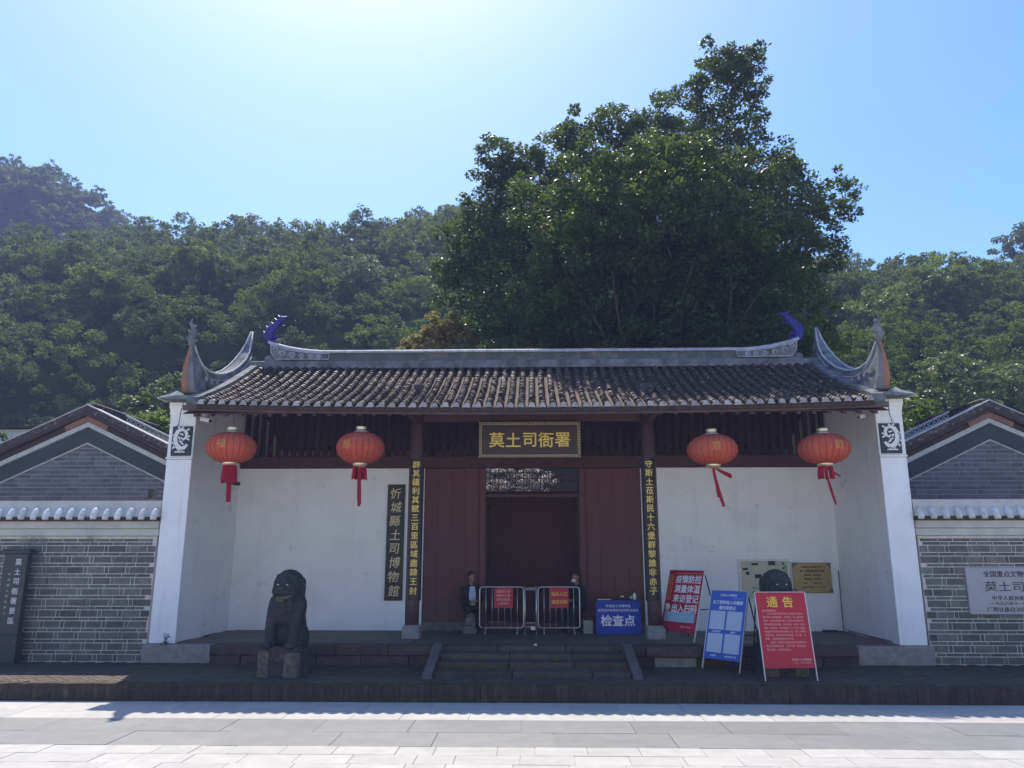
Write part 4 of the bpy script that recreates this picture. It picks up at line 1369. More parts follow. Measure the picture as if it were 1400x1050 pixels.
# ================================================================== stone lions
def stone_lion(x, y, rz, label):
    L = thing('stone_lion', label, 'lion statue', (x, y, .25), rz, 'stone guardian lions before the gate')
    # pedestal, worn
    q = MB()
    q.box(-.36, .36, -.34, .40, .0, .50)
    q.box(-.385, .385, -.36, .42, -.02, .06)
    q.box(-.375, .375, -.35, .41, .43, .50)
    pd = obj('pedestal', remeshed(q, .018, 1, 'lion_base', 'pedestal'), L)
    for s, hh, ww in ((-1, .40, .22), (1, .37, .27)):
        q = MB()
        x0, x1 = sorted((s * (.40 - ww), s * .40))
        q.box(x0, x1, -.385, -.20, .0, hh)
        q.ball(((x0 + x1) / 2, -.36, hh), (ww * .48, .07, .05))
        q.ball((s * .37, -.30, hh - .04), (.06, .10, .08))
        for t in range(9):
            q.ball((x0 + (x1 - x0) * ((t * 37) % 10) / 10, -.375, .05 + hh * .1 * t), .028 + .006 * (t % 3))
        obj('worn_corner', remeshed(q, .016, 1, 'lion_pale', 'worn_corner'), pd)
    q = MB()
    q.ball((0, .12, .68), (.37, .33, .27), 16, 10)            # haunches
    q.ball((-.28, .02, .62), (.14, .27, .22))
    q.ball((.28, .02, .62), (.14, .27, .22))
    q.capsule((0, .14, .72), (0, .0, 1.20), .32, .29, 16)     # trunk
    q.ball((0, -.15, 1.06), (.28, .19, .25), 14, 10)          # chest
    for s in (-1, 1):
        q.ball((s * .26, -.06, 1.14), (.13, .17, .22))        # shoulders
        q.capsule((s * .25, -.14, 1.10), (s * .24, -.25, .78), .125, .11)
        q.capsule((s * .24, -.25, .78), (s * .235, -.26, .54), .11, .10)
        q.ball((s * .235, -.32, .525), (.115, .13, .07))      # paws
        for t in (-1, 0, 1):
            q.ball((s * .235 + t * .065, -.42, .52), (.035, .05, .045))
        q.capsule((s * .30, .10, .58), (s * .30, -.16, .54), .11, .085)
    # head: heavy and square, the mane falls straight down to the shoulders
    q.ball((0, -.12, 1.49), (.25, .25, .24), 16, 12)
    q.ball((0, .02, 1.52), (.285, .24, .25), 16, 12)
    q.ball((0, -.05, 1.66), (.21, .22, .12), 16, 10)
    q.capsule((.0, .06, 1.30), (0, .04, 1.50), .28, .27, 16)
    q.ball((0, -.29, 1.405), (.165, .13, .075), 14, 8)        # muzzle
    q.ball((0, -.395, 1.46), (.065, .055, .05))               # nose
    q.ball((-.04, -.42, 1.45), .03)
    q.ball((.04, -.42, 1.45), .03)
    q.ball((0, -.27, 1.29), (.15, .12, .05), 12, 8)           # jaw
    for s in (-1, 1):
        q.ball((s * .11, -.33, 1.575), (.09, .06, .04))       # brow
        q.ball((s * .18, -.26, 1.42), (.07, .09, .10))        # cheek
        q.ball((s * .255, -.06, 1.56), (.045, .08, .10))      # flattened ear
        for t in range(6):
            q.ball((s * (.262 + .012 * (t % 2)), .0 + .03 * (t % 3), 1.60 - t * .075), .050)
            q.ball((s * .20, .10, 1.56 - t * .085), .085)
    for t in range(5):
        q.ball((-.16 + t * .08, -.21, 1.70 - .02 * abs(t - 2)), .045)
        q.ball((-.14 + t * .07, -.25, 1.245 - .015 * (2 - abs(t - 2))), .045)
    for t in range(15):                                       # two rows of carved curls round the face
        a = math.pi * (-.28 + 1.56 * t / 14)
        q.ball((.235 * math.cos(a), -.17, 1.47 + .235 * math.sin(a)), .052, 10, 8)
        q.ball((.285 * math.cos(a), -.03, 1.46 + .265 * math.sin(a)), .062, 10, 8)
    for s in (-1, 1):
        for t in range(4):
            q.ball((s * (.27 - .02 * t), -.10 + .02 * t, 1.28 - .085 * t), .058, 10, 8)
            q.capsule((s * (.10 + .05 * t), -.345 + .02 * t, 1.07 - .03 * t), (s * (.13 + .05 * t), -.30 + .02 * t, .90), .018, .014, 8)
    q.capsule((.12, .38, .62), (.10, .36, 1.05), .08, .10)    # tail
    me = remeshed(q, .015, 1, 'lion', 'body')
    obj('body', me, L)
    for s in (-1, 1):
        MB().ball((s * .095, -.352, 1.527), (.022, .02, .010), 10, 6).build('eye', 'eye', L, smooth=True)
    q = MB()
    q.ball((0, -.305, 1.31), (.145, .115, .028), 12, 8)
    q.ball((-.04, -.31, 1.27), (.10, .09, .05), 12, 8)
    q.ball((.10, -.27, 1.33), (.09, .08, .03), 12, 8)
    obj('chin', remeshed(q, .012, 2, 'lion_pale', 'chin'), L)
    L.scale = (.88, .90, 1.0)
    return L
stone_lion(-4.30, 13.98, R(-7), 'dark stone lion on a worn pale pedestal left of the steps')
stone_lion(4.33, 14.32, R(4), 'dark stone lion half hidden behind the red notice board')

# ================================================================== A-frame boards
def a_board(name, label, x, y, zfoot, zb, yaw, lean, w_, h_, m, col='alu', strut=True):
    """board bottom edge centre over (x, y) at height zb"""
    off = (zb - zfoot) * math.tan(lean)
    B = thing(name, label, 'sign', (x, y, zfoot), yaw)
    pn = MB().cbox(-w_ / 2, w_ / 2, -.012, .012, 0, h_, .003).build('panel', m, B, loc=(0, 0, zb - zfoot), rot=(-lean, 0, 0))
    e = MB()
    for s in (-1, 1):
        e.cbox(s * (w_ / 2 + .008) - .008, s * (w_ / 2 + .008) + .008, -.014, .02, -(zb - zfoot) / math.cos(lean) + .004, h_ + .004, .003)
    e.cbox(-w_ / 2, w_ / 2, -.014, .02, h_ + .001, h_ + .014, .003)
    e.build('front_frame', col, B, loc=(0, 0, zb - zfoot), rot=(-lean, 0, 0))
    top = h_ * math.cos(lean) + zb - zfoot
    ty = h_ * math.sin(lean)
    for s in (-1, 1):
        MB().tube([(s * (w_ / 2 - .02), ty + .02, top - .03), (s * (w_ / 2 - .02), ty + .02 + top * .30, .005)], .013, 6).build('rear_leg', 'blackmetal', B)
    MB().tube([(w_ / 2 - .01, .45 * ty + .03, top * .45), (w_ / 2 - .01, ty + .02 + top * .165, top * .45)], .011, 6).build('stay', 'blackmetal', B)
    return B, pn

B, pn = a_board('notice_board', 'red A-frame board with four lines of large white characters by the right column', 2.90, 16.25, .612, .77, -.95, .294, .94, 1.25, 'redsign2')
for k, t in enumerate(('疫情防控', '测量体温', '来访登记', '出入扫码')):
    lettering(pn, t, .175, .09, 1.07 - k * .198, -.014, 'print_white', bold=.022, ext=.001)
q = MB()
for k in range(4):
    z = 1.10 - k * .135
    q.tube([(-.385 + .05 * math.cos(t * math.pi / 6), -.0135, z + .065 * math.sin(t * math.pi / 6)) for t in range(13)], .008, 5, cap=False)
q.box(-.30, .42, -.0145, -.0125, 1.185, 1.197).box(.415, .425, -.0145, -.0125, .22, 1.18)
q.build('border_print', 'print_orange', pn)
for k, t in enumerate('温馨提示'):
    lettering(pn, t, .06, -.385, 1.10 - k * .135, -.014, 'print_orange', bold=.0, ext=.001)
q = MB().ball((-.405, -.0135, .53), (.035, .004, .035)).box(-.42, -.39, -.0155, -.013, .42, .50).box(-.37, -.34, -.0155, -.013, .40, .56).ball((-.345, -.0135, .49), (.045, .004, .05))
q.build('pictogram', 'print_white', pn)
MB().box(-.42, .40, -.0145, -.0125, .20, .40).build('pale_print_panel', 'print_teal', pn)
lettering(pn, '忻城县土司博物馆', .035, .20, .11, -.014, 'print_pink', bold=.0, ext=.001)

B, pn = a_board('notice_board', 'blue A-frame board with four pale square panels between two red boards', 3.40, 14.72, .252, .43, -.865, .293, .79, 1.245, 'bluesign')
lettering(pn, '忻城县土司博物馆', .045, 0, 1.165, -.014, 'print_white', bold=.01, ext=.001)
lettering(pn, '为了您和他人的健康', .074, 0, 1.03, -.014, 'print_white', bold=.02, ext=.001, shear=.15)
lettering(pn, '请扫码登记', .074, .0, .93, -.014, 'print_white', bold=.02, ext=.001, shear=.15)
MB().box(.10, .34, -.0145, -.0125, 1.11, 1.114).build('print_line', 'print_panel', pn)
for (px_, pz_) in ((-.19, .53), (.18, .53), (-.19, .12), (.18, .12)):
    MB().box(px_ - .165, px_ + .165, -.0145, -.0125, pz_, pz_ + .34).build('pale_print_panel', 'print_panel', pn)
for (px_, pz_, t) in ((-.19, .495, '行程码查询'), (.18, .495, '健康码'), (-.19, .065, '防疫码'), (.18, .065, '国务院客户端')):
    lettering(pn, t, .04, px_, pz_, -.014, 'print_white', bold=.004, ext=.001)

B, pn = a_board('notice_board', 'large red A-frame notice with two yellow characters and small text standing nearest the street', 4.24, 13.54, .252, .45, .055, .187, .85, 1.22, 'redsign', 'alu')
lettering(pn, '通', .19, -.155, 1.06, -.014, 'print_yellow', bold=.018, ext=.001)
lettering(pn, '告', .19, .115, 1.06, -.014, 'print_yellow', bold=.018, ext=.001)
lettering(pn, '各位游客朋友：', .040, 0, .92, -.014, 'print_pink', bold=.0, ext=.0008, left=-.345)
bodytxt = '　　为切实做好疫情防控工作根据上级有关\n要求莫土司衙署景区，即日起，进入景区的\n游客，须自觉佩戴口罩，主动出示健康码行\n程码接受体温测量，体温正常、绿码一米线\n排队入馆参观，凡体温高于三十七点三度或\n者健康码异常的游客谢绝入内，请广大游客\n积极配合，自觉保持安全距离，不扎堆、不\n聚集，文明参观游览公共场所。\n　　感谢广大游客的理解支持和积极配合让\n我们共同做好防控，如有不便，敬请谅解。\n特此通告，祝您参观愉快。'
bt_ = lettering(pn, bodytxt, .0365, .0, .58, -.014, 'print_pink', bold=.0, ext=.0, align='LEFT', line=1.58, left=-.345)
bt_['kind'] = 'stuff'
lettering(pn, '忻城县土司博物馆', .042, .21, .135, -.014, 'print_pink', bold=.004, ext=.0008)
lettering(pn, '二〇二一年八月四日', .034, .21, .085, -.014, 'print_pink', bold=.0, ext=.0008)

# ================================================================== barriers, check point desk
def barrier(x0, x1, y, label, paper_x, kind):
    r_ = .0135
    Bq = thing('crowd_barrier', label, 'barrier', ((x0 + x1) / 2, y, .612), 0, 'steel barriers across the doorway')
    h0, h1 = .12, .985
    hw = (x1 - x0) / 2
    c = .06
    pts = [(-hw + c, 0, h0), (hw - c, 0, h0), (hw - c * .3, 0, h0 + c * .3), (hw, 0, h0 + c), (hw, 0, h1 - c), (hw - c * .3, 0, h1 - c * .3), (hw - c, 0, h1), (-hw + c, 0, h1), (-hw + c * .3, 0, h1 - c * .3), (-hw, 0, h1 - c), (-hw, 0, h0 + c), (-hw + c * .3, 0, h0 + c * .3), (-hw + c, 0, h0)]
    MB().tube(pts, r_, 8).build('frame', 'steel', Bq, smooth=True)
    n = 7
    for k in range(1, n):
        xx = -hw + 2 * hw * k / n
        MB().tube([(xx, 0, h0), (xx, 0, h1)], .0085, 6).build('bar', 'steel', Bq, smooth=True)
    for s in (-1, 1):
        MB().tube([(s * hw * .72, 0, h0), (s * hw * .72, 0, .06)], .014, 6).tube([(s * hw * .72, -.22, .012), (s * hw * .72, -.17, .06), (s * hw * .72, .17, .06), (s * hw * .72, .22, .012)], .014, 6).build('foot', 'steel', Bq, smooth=True)
    pp = MB().cbox(paper_x - .205, paper_x + .205, -.028, -.02, .54, .965, .002).build('red_paper', 'redsign', Bq)
    if kind == 0:
        for k, t in enumerate(('温馨提示请', '佩戴好口罩', '扫码测温后', '入馆参观')):
            lettering(pp, t, .062, paper_x - .01, .89 - k * .085, -.03, 'print_pink', bold=.004, ext=.001)
    else:
        lettering(pp, '由此入口', .095, paper_x, .84, -.03, 'print_yellow', bold=.01, ext=.001, sx=.95)
        lettering(pp, '请您扫码', .095, paper_x, .67, -.03, 'print_yellow', bold=.01, ext=.001, sx=.95)
    return Bq
barrier(-1.175, -.205, 17.60, 'steel barrier with red paper of small text left of the gap', .045, 0)
barrier(.115, 1.03, 17.62, 'steel barrier with red paper of four large yellow characters right of the gap', .01, 1)
ps = thing('barrier_post_frame', 'narrow steel post frame with a white tag between the two barriers', 'post', (-.05, 17.50, .612))
for s in (-1, 1):
    MB().tube([(s * .125, 0, 0.01), (s * .125, 0, 1.0)], .017, 8).build('post', 'steel', ps, smooth=True)
    MB().tube([(s * .125, -.18, .014), (s * .125, .18, .014)], .014, 6).build('foot', 'steel', ps, smooth=True)
for z in (.93, .965, .23, .15):
    MB().tube([(-.125, 0, z), (.125, 0, z)], .011, 6).build('rail', 'steel', ps, smooth=True)
MB().cbox(.005, .10, -.03, -.02, .085, .15, .003).build('white_tag', 'paper', ps)

dk = thing('check_point_desk', 'small desk with a deep blue checkpoint banner in front of the right door wall', 'desk', (1.85, 17.42, .612))
MB().cbox(-.46, .46, .03, .55, .68, .715, .006).build('table_top', 'darkwood', dk)
for sx_ in (-1, 1):
    for yy in (.07, .50):
        MB().box(sx_ * .42 - .02, sx_ * .42 + .02, yy - .02, yy + .02, 0, .68).build('leg', 'blackmetal', dk)
bn = MB().cbox(-.485, .485, 0, .02, .0, .705, .004).build('banner', 'bluecloth', dk)
lettering(bn, '忻城县土司博物馆', .068, .0, .595, -.003, 'print_white', bold=.004, ext=.001)
lettering(bn, '新型冠状病毒肺炎疫情防控检测', .062, .0, .505, -.003, 'print_white', bold=.004, ext=.001)
lettering(bn, '检查点', .245, -.01, .29, -.003, 'print_white', bold=.022, ext=.001, sx=1.02)
pp = MB().cbox(-.43, -.14, .08, .30, 0, .012, .002)
tag(pp.build('paper_stack', 'paper', loc=(1.85, 17.42, 1.328)), 'flat white papers on the blue checkpoint desk', 'paper')
bt = thing('sanitiser_bottle', 'clear pump bottle standing on the right end of the checkpoint desk', 'bottle', (2.24, 17.62, 1.328))
MB().lathe([(.035, 0), (.037, .01), (.037, .10), (.03, .125), (.013, .135), (.013, .15)], 14).build('bottle_body', 'paper', bt, smooth=True)
MB().lathe([(.016, .15), (.016, .17), (.006, .172), (.006, .21)], 10).tube([(0, 0, .205), (-.035, 0, .20)], .006, 6).build('pump', 'blackmetal', bt, smooth=True)
tp = thing('thermometer', 'small handheld thermometer lying upright on the checkpoint desk', 'thermometer', (1.96, 17.60, 1.328))
MB().tube([(0, 0, 0), (.01, 0, .06)], [.012, .014], 8).build('grip', 'blackmetal', tp, smooth=True)
MB().tube([(-.03, 0, .066), (.04, 0, .072)], [.014, .016], 8).build('head', 'paper', tp, smooth=True)
cn = thing('metal_canister', 'low grey canister beside the pump bottle on the checkpoint desk', 'canister', (2.17, 17.66, 1.328))
MB().lathe([(.03, 0), (.03, .06), (.02, .075), (.012, .08)], 12).build('canister_body', 'steel', cn, smooth=True)

# drum stones by the door posts
ds = thing('carved_drum_stone', 'weathered carved drum stone in front of the seated person in pale shirt', 'carved stone', (-1.375, 17.62, .612))
MB().cbox(-.15, .15, -.16, .20, 0, .10, .012).cbox(-.125, .125, -.14, .18, .10, .16, .01).build('base', 'carvedstone', ds)
q = MB()
q.tube([(-.08, .0, .27), (.08, .0, .27)], .13, 20)
q.ball((-.07, -.09, .21), (.055, .05, .06))
q.ball((.07, -.09, .21), (.055, .05, .06))
q.ball((0, -.06, .38), (.07, .09, .05))
q.ball((.02, -.12, .40), (.045, .05, .045))
for t in range(5):
    q.ball((-.09 + t * .045, -.11, .30 + .02 * (t % 2)), .03)
obj('drum', remeshed(q, .011, 1, 'carvedstone', 'drum'), ds)
bs = thing('door_block_stone', 'plain grey stone block with a dark cap at the right door post', 'carved stone', (1.205, 17.64, .612))
MB().cbox(-.105, .105, -.12, .16, 0, .285, .012).build('block', 'stone_pale', bs)
MB().cbox(-.05, .05, -.05, .09, .286, .345, .01).build('cap', 'blackmetal', bs)

# ================================================================== two seated people
def person(label, x, y, rz, jac, mask=False, shirt=None, phone=False, lean=.05, head_turn=0.0, legs_fwd=.42, aged=False):
    P = thing('person', label, 'person', (x, y, .612), rz)
    zs = .46
    fl = legs_fwd
    hx = math.sin(head_turn)
    hy = -math.cos(head_turn)
    cz = 1.17
    # body: one surface, head to feet
    q = MB()
    q.ball((0, .02 - lean, cz + .035), (.076, .094, .104), 16, 12)
    q.ball((hx * .02, .02 - lean + hy * .02, cz - .03), (.062, .075, .075), 14, 10)
    q.ball((hx * .098, .02 - lean + hy * .098, cz + .012), (.014, .016, .018), 8, 6)      # nose
    q.ball((hx * .085, .02 - lean + hy * .085, cz - .045), (.026, .016, .011), 8, 6)      # mouth
    q.ball((hx * .075, .02 - lean + hy * .075, cz - .068), (.028, .022, .018), 8, 6)       # chin
    for s in (-1, 1):
        ex, ey = math.cos(head_turn) * s, math.sin(head_turn) * s
        q.ball((ex * .078, .02 - lean + ey * .078, cz + .012), (.014, .02, .03), 8, 6)    # ears
        q.ball((hx * .075 + ex * .032, .02 - lean + hy * .075 + ey * .032, cz + .045), (.02, .016, .01), 8, 6)  # brow
    q.capsule((0, .03 - lean * .8, cz - .10), (0, .03 - lean * .6, cz - .19), .052, .058)
    q.capsule((0, .03 - lean * .5, cz - .28), (0, .05, zs + .12), .115, .115)
    hands = []
    for s in (-1, 1):
        sh = (s * .165, .03 - lean * .6, cz - .25)
        el = (s * .215, -.02 - lean, cz - .50)
        wr = (s * .085, -.24 - lean, cz - .50 + .02 * s)
        q.capsule(sh, el, .042, .036)
        q.capsule(el, wr, .036, .027)
        hd = (s * .045, -.30 - lean, cz - .505 + .02 * s)
        q.capsule(wr, hd, .026, .03)
        for t in range(4):                                                          # fingers, curled over
            o_ = (-.024 + t * .016)
            k1 = (hd[0] - s * .02 + 0, hd[1] - .03, hd[2] + o_ + .0)
            k2 = (k1[0] - s * .034, k1[1] - .012 + .004 * t, k1[2] - .004)
            k3 = (k2[0] - s * .02, k2[1] + .016, k2[2] - .004)
            q.capsule(k1, k2, .0085, .008, 8)
            q.capsule(k2, k3, .008, .007, 8)
        q.capsule((hd[0], hd[1] + .01, hd[2] + .025), (hd[0] - s * .02, hd[1] - .03, hd[2] + .045), .009, .008, 8)
        q.capsule((s * .09, .05, zs + .06), (s * .12, -fl, zs + .04), .062, .048)
        q.capsule((s * .12, -fl, zs + .04), (s * .12, -fl - .02, .09), .044, .032)
        q.capsule((s * .12, -fl, .05), (s * .125, -fl - .14, .04), .035, .028)
        hands.append(hd)
    obj('body', remeshed(q, .011, 2, 'skin', 'body'), P)
    # clothes
    q = MB()
    q.capsule((0, .03 - lean * .5, cz - .29), (0, .05, zs + .10), .145, .15, 16)
    q.ball((0, .03 - lean * .5, cz - .30), (.20, .125, .12), 16, 10)
    for s in (-1, 1):
        sh = (s * .165, .03 - lean * .6, cz - .26)
        el = (s * .22, -.02 - lean, cz - .50)
        wr = (s * .095, -.225 - lean, cz - .50 + .02 * s)
        q.capsule(sh, el, .068, .056)
        q.capsule(el, wr, .056, .044)
    q.capsule((-.06, .03 - lean * .6, cz - .19), (.06, .03 - lean * .6, cz - .19), .06, .06)
    obj('jacket', remeshed(q, .011, 3, jac, 'jacket'), P)
    q = MB()
    q.ball((0, .06, zs + .08), (.18, .16, .12), 16, 10)
    for s in (-1, 1):
        q.capsule((s * .09, .05, zs + .07), (s * .125, -fl, zs + .05), .092, .07)
        q.capsule((s * .125, -fl, zs + .05), (s * .12, -fl - .02, .11), .066, .055)
    obj('trousers', remeshed(q, .012, 3, 'trousers', 'trousers'), P)
    for s in (-1, 1):
        q = MB().capsule((s * .12, -fl + .01, .055), (s * .128, -fl - .15, .043), .048, .04)
        q.box(s * .124 - .045, s * .124 + .045, -fl - .18, -fl + .05, .0, .03)
        obj('shoe', remeshed(q, .01, 2, 'shoe', 'shoe'), P)
    q = MB()
    q.ball((-hx * .018, .035 - lean - hy * .0, cz + .068), (.086, .100, .085), 14, 10)
    q.ball((-hx * .03, .055 - lean, cz + .03), (.080, .075, .10), 14, 10)
    obj('hair', remeshed(q, .012, 2, 'hair', 'hair'), P)
    if shirt:
        q = MB()
        q.prism([(-.055, cz - .18), (.055, cz - .18), (.075, cz - .34), (.07, cz - .50), (-.07, cz - .50), (-.075, cz - .34)], 1, -.125 - lean * .5, -.11 - lean * .5)
        q.box(-.06, .06, -.175, -.16, zs + .12, cz - .5)
        q.build('shirt_front', shirt, P, fix=True)
    if mask:
        q = MB().ball((hx * .072, .02 - lean + hy * .072, cz - .058), (.058, .050, .040), 14, 8)
        q.build('face_mask', 'paper', P, smooth=True)
    if phone:
        ph = MB().cbox(-.035, .035, -.36 - lean, -.35 - lean, cz - .54, cz - .42, .004).build('phone', 'paper', P)
        del ph
    sb = thing('stool', 'low dark stool under the ' + ('person in the pale shirt' if shirt else 'masked person in black'), 'stool', (x, y + .0, .612), rz)
    MB().lathe([(.15, zs - .055), (.165, zs - .045), (.165, zs - .03), (.15, zs - .02)], 18, (0, .06, 0)).build('seat', 'darkwood', sb)
    for k in range(4):
        a = math.pi / 4 + k * math.pi / 2
        MB().tube([(.11 * math.cos(a), .06 + .11 * math.sin(a), zs - .05), (.15 * math.cos(a), .06 + .15 * math.sin(a), 0)], .014, 6).build('leg', 'darkwood', sb)
    return P
person('person in a dark open jacket and pale shirt seated behind the carved stone', -1.40, 18.02, R(16), 'jacket', shirt='shirt', head_turn=R(22), legs_fwd=.30)
person('person in black with a white mask at the chin seated at the right door post', 1.0, 18.06, R(-38), 'jacket2', mask=True, head_turn=R(-12), legs_fwd=.36)

# ================================================================== cameras, cables, small things
def cctv(x, y, z, rz, label, arm=.12):
    C = thing('security_camera', label, 'camera', (x, y, z), rz)
    MB().cbox(-.05, .05, -.05, .05, .10, .13, .008).tube([(0, 0, .10), (0, -.02, .03)], .014, 8).build('bracket', 'camwhite', C)
    b = MB().cbox(-.045, .045, -.20, .09, -.035, .04, .014).cbox(-.055, .055, -.24, .09, .041, .05, .004).build('housing', 'camwhite', C, rot=(R(12), 0, 0))
    MB().lathe([(.032, 0), (.032, .012), (.02, .016)], 14).build('lens', 'glass', b, loc=(0, -.20, 0), rot=(R(90), 0, 0))
    return C
cctv(-6.80, 15.55, 5.02, R(60), 'white security camera on the wall above the leftmost lantern')
cctv(6.72, 15.6, 5.04, R(-40), 'white security camera under the eave at the right pier')
c2 = thing('wall_camera', 'dark small camera with cable on the left inner corner below the lantern', 'camera', (-6.93, 17.75, 3.92))
MB().cbox(-.10, -.07, -.05, .05, -.06, .06, .006).tube([(-.08, 0, 0), (.02, -.04, -.03)], .014, 6).build('bracket', 'camwhite', c2)
MB().cbox(0, .20, -.11, -.02, -.04, .05, .012).build('housing', 'blackmetal', c2, rot=(0, R(10), R(-15)))
MB().tube([(-.06, -.02, 0), (-.05, -.05, -.14), (.02, -.08, -.16), (.06, -.08, -.06)], .009, 6).build('cable_loop', 'steel', c2, smooth=True)
cb = MB().tube([(-6.99, 17.72, 3.96), (-6.99, 17.72, 4.5), (-6.99, 17.7, 5.2)], .008, 5).build('camera_cable', 'cable')
tag(cb, 'thin dark cable running up the left inner wall from the dark camera', 'cable')
for pts, lab in (([(-7.13, 15.27, 5.34), (-7.20, 15.33, 5.15), (-7.30, 15.50, 4.9), (-7.34, 15.50, 4.88)], 'thin black cable hanging down the left pier head'),
                 ([(7.13, 15.27, 5.34), (7.135, 15.30, 5.22), (7.20, 15.43, 5.06), (7.28, 15.50, 4.89)], 'thin black cable hanging down the right pier head')):
    tag(MB().tube(pts, .008, 5).build('loose_cable', 'cable'), lab, 'cable')
pc = MB().tube([(6.98, 18.26, 1.95), (6.98, 18.26, .66), (6.985, 17.9, .65), (6.985, 16.9, .64), (6.985, 15.9, .635)], .011, 6).build('wall_conduit', 'stele', smooth=True)
tag(pc, 'thin grey conduit running down and along the foot of the right inner wall', 'conduit')
sk = thing('power_strip', 'black power strip on the floor at the right inner corner', 'power strip', (6.62, 18.10, .614))
MB().cbox(-.16, .16, -.035, .035, 0, .045, .008).build('casing', 'blackmetal', sk)
MB().tube([(.16, 0, .02), (.24, -.05, .02), (.32, -.10, .03)], .01, 6).build('flex', 'cable', sk)
MB().cbox(.30, .35, -.13, -.08, .01, .05, .006).build('plug', 'paper', sk)
dp = MB().tube([(7.56, 15.49, 3.45), (7.56, 15.49, 3.60), (7.56, 15.9, 3.62)], .02, 8).build('drain_pipe', 'slate_band', smooth=True)
tag(dp, 'short dark pipe above the right wall coping at the pier', 'pipe')
dp2 = MB().cbox(-7.86, -7.76, 15.62, 15.80, 3.40, 3.62, .01).build('junction_box', 'blackmetal')
tag(dp2, 'black junction box above the left wall coping at the pier', 'box')
cp_ = MB().lathe([(.02, 0), (.026, .05), (.024, .052)], 10).build('paper_cup', 'paper', loc=(.02, 15.3, .614), rot=(R(80), 0, R(40)), smooth=True)
tag(cp_, 'tiny white paper cup lying on the top step', 'cup')

# ================================================================== hills
def lerp(a, b, t):
    return a + (b - a) * t
def sstep(a, b, x):
    t = np.clip((x - a) / (b - a), 0, 1)
    return t * t * (3 - 2 * t)
_xr = np.array([-130, -76, -57, -50, -40, -30, -21, -13, -8, 0, 10, 22, 30, 37, 41, 47, 53, 58, 66, 90, 130.])
_zr = 0.3 + np.array([42, 42, 43.5, 43.5, 45.5, 44.5, 44.5, 46, 49, 50, 48, 38, 31, 31, 30.5, 32, 34, 37, 41, 48, 50.])
def hill_z(x, y):
    x = np.asarray(x, float)
    y = np.asarray(y, float)
    t = sstep(2, 26, x)
    yf, yb, yr = lerp(45.5, 38, t), lerp(52, 44, t), lerp(100, 85, t)
    zb = lerp(16.8, 12.0, t)
    zr = np.interp(x, _xr, _zr)
    n = 1.3 * np.sin(x * .21 + .7 * np.sin(y * .13)) + 1.0 * np.sin(y * .27 + x * .11) + .6 * np.sin(x * .53 + y * .31)
    z1 = zb * np.clip((y - yf) / (yb - yf), 0, 1) ** .85
    u = np.clip((y - yb) / (yr - yb), 0, 1)
    z2 = zb + (zr - zb) * (u * .78 + .22 * np.sin(u * math.pi / 2))
    z = np.where(y < yb, z1, z2)
    z = np.where(y > yr, zr - .25 * (y - yr), z)
    return z + n * np.clip((y - yf) / 8, 0, 1) * .8 - .4
def peak_z(x, y):
    d2 = (np.asarray(x) + 112.) ** 2 / 62. ** 2 + (np.asarray(y) - 155.) ** 2 / 52. ** 2
    return 82.5 * (1 - np.minimum(d2, 1.02)) + 1.2 * np.sin(np.asarray(x) * .3) * np.cos(np.asarray(y) * .27)

def terrain(name, fz, x0, x1, nx_, y0, y1, ny_, label):
    X = np.linspace(x0, x1, nx_)
    Yy = np.linspace(y0, y1, ny_)
    gx, gy = np.meshgrid(X, Yy)
    V = np.stack([gx, gy, fz(gx, gy)], -1).reshape(-1, 3)
    i = np.arange(nx_ - 1)
    j = np.arange(ny_ - 1)
    a = (j[:, None] * nx_ + i[None, :]).ravel()
    F = np.stack([a, a + 1, a + nx_ + 1, a + nx_], 1)
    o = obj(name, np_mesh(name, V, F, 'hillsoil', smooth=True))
    tag(o, label, 'hill', kind='structure')
    return o
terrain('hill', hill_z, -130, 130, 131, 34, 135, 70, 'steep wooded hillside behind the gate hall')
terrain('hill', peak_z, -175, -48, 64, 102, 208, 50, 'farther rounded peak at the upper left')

# ================================================================== foliage
rg = np.random.default_rng(11)
def fib(n, rng):
    k = np.arange(n) + rng.random()
    z = 1 - 2 * (k + .5) / n
    ph = k * 2.399963 + rng.random() * 6.28
    r = np.sqrt(np.maximum(0, 1 - z * z))
    return np.stack([r * np.cos(ph), r * np.sin(ph), z], 1)

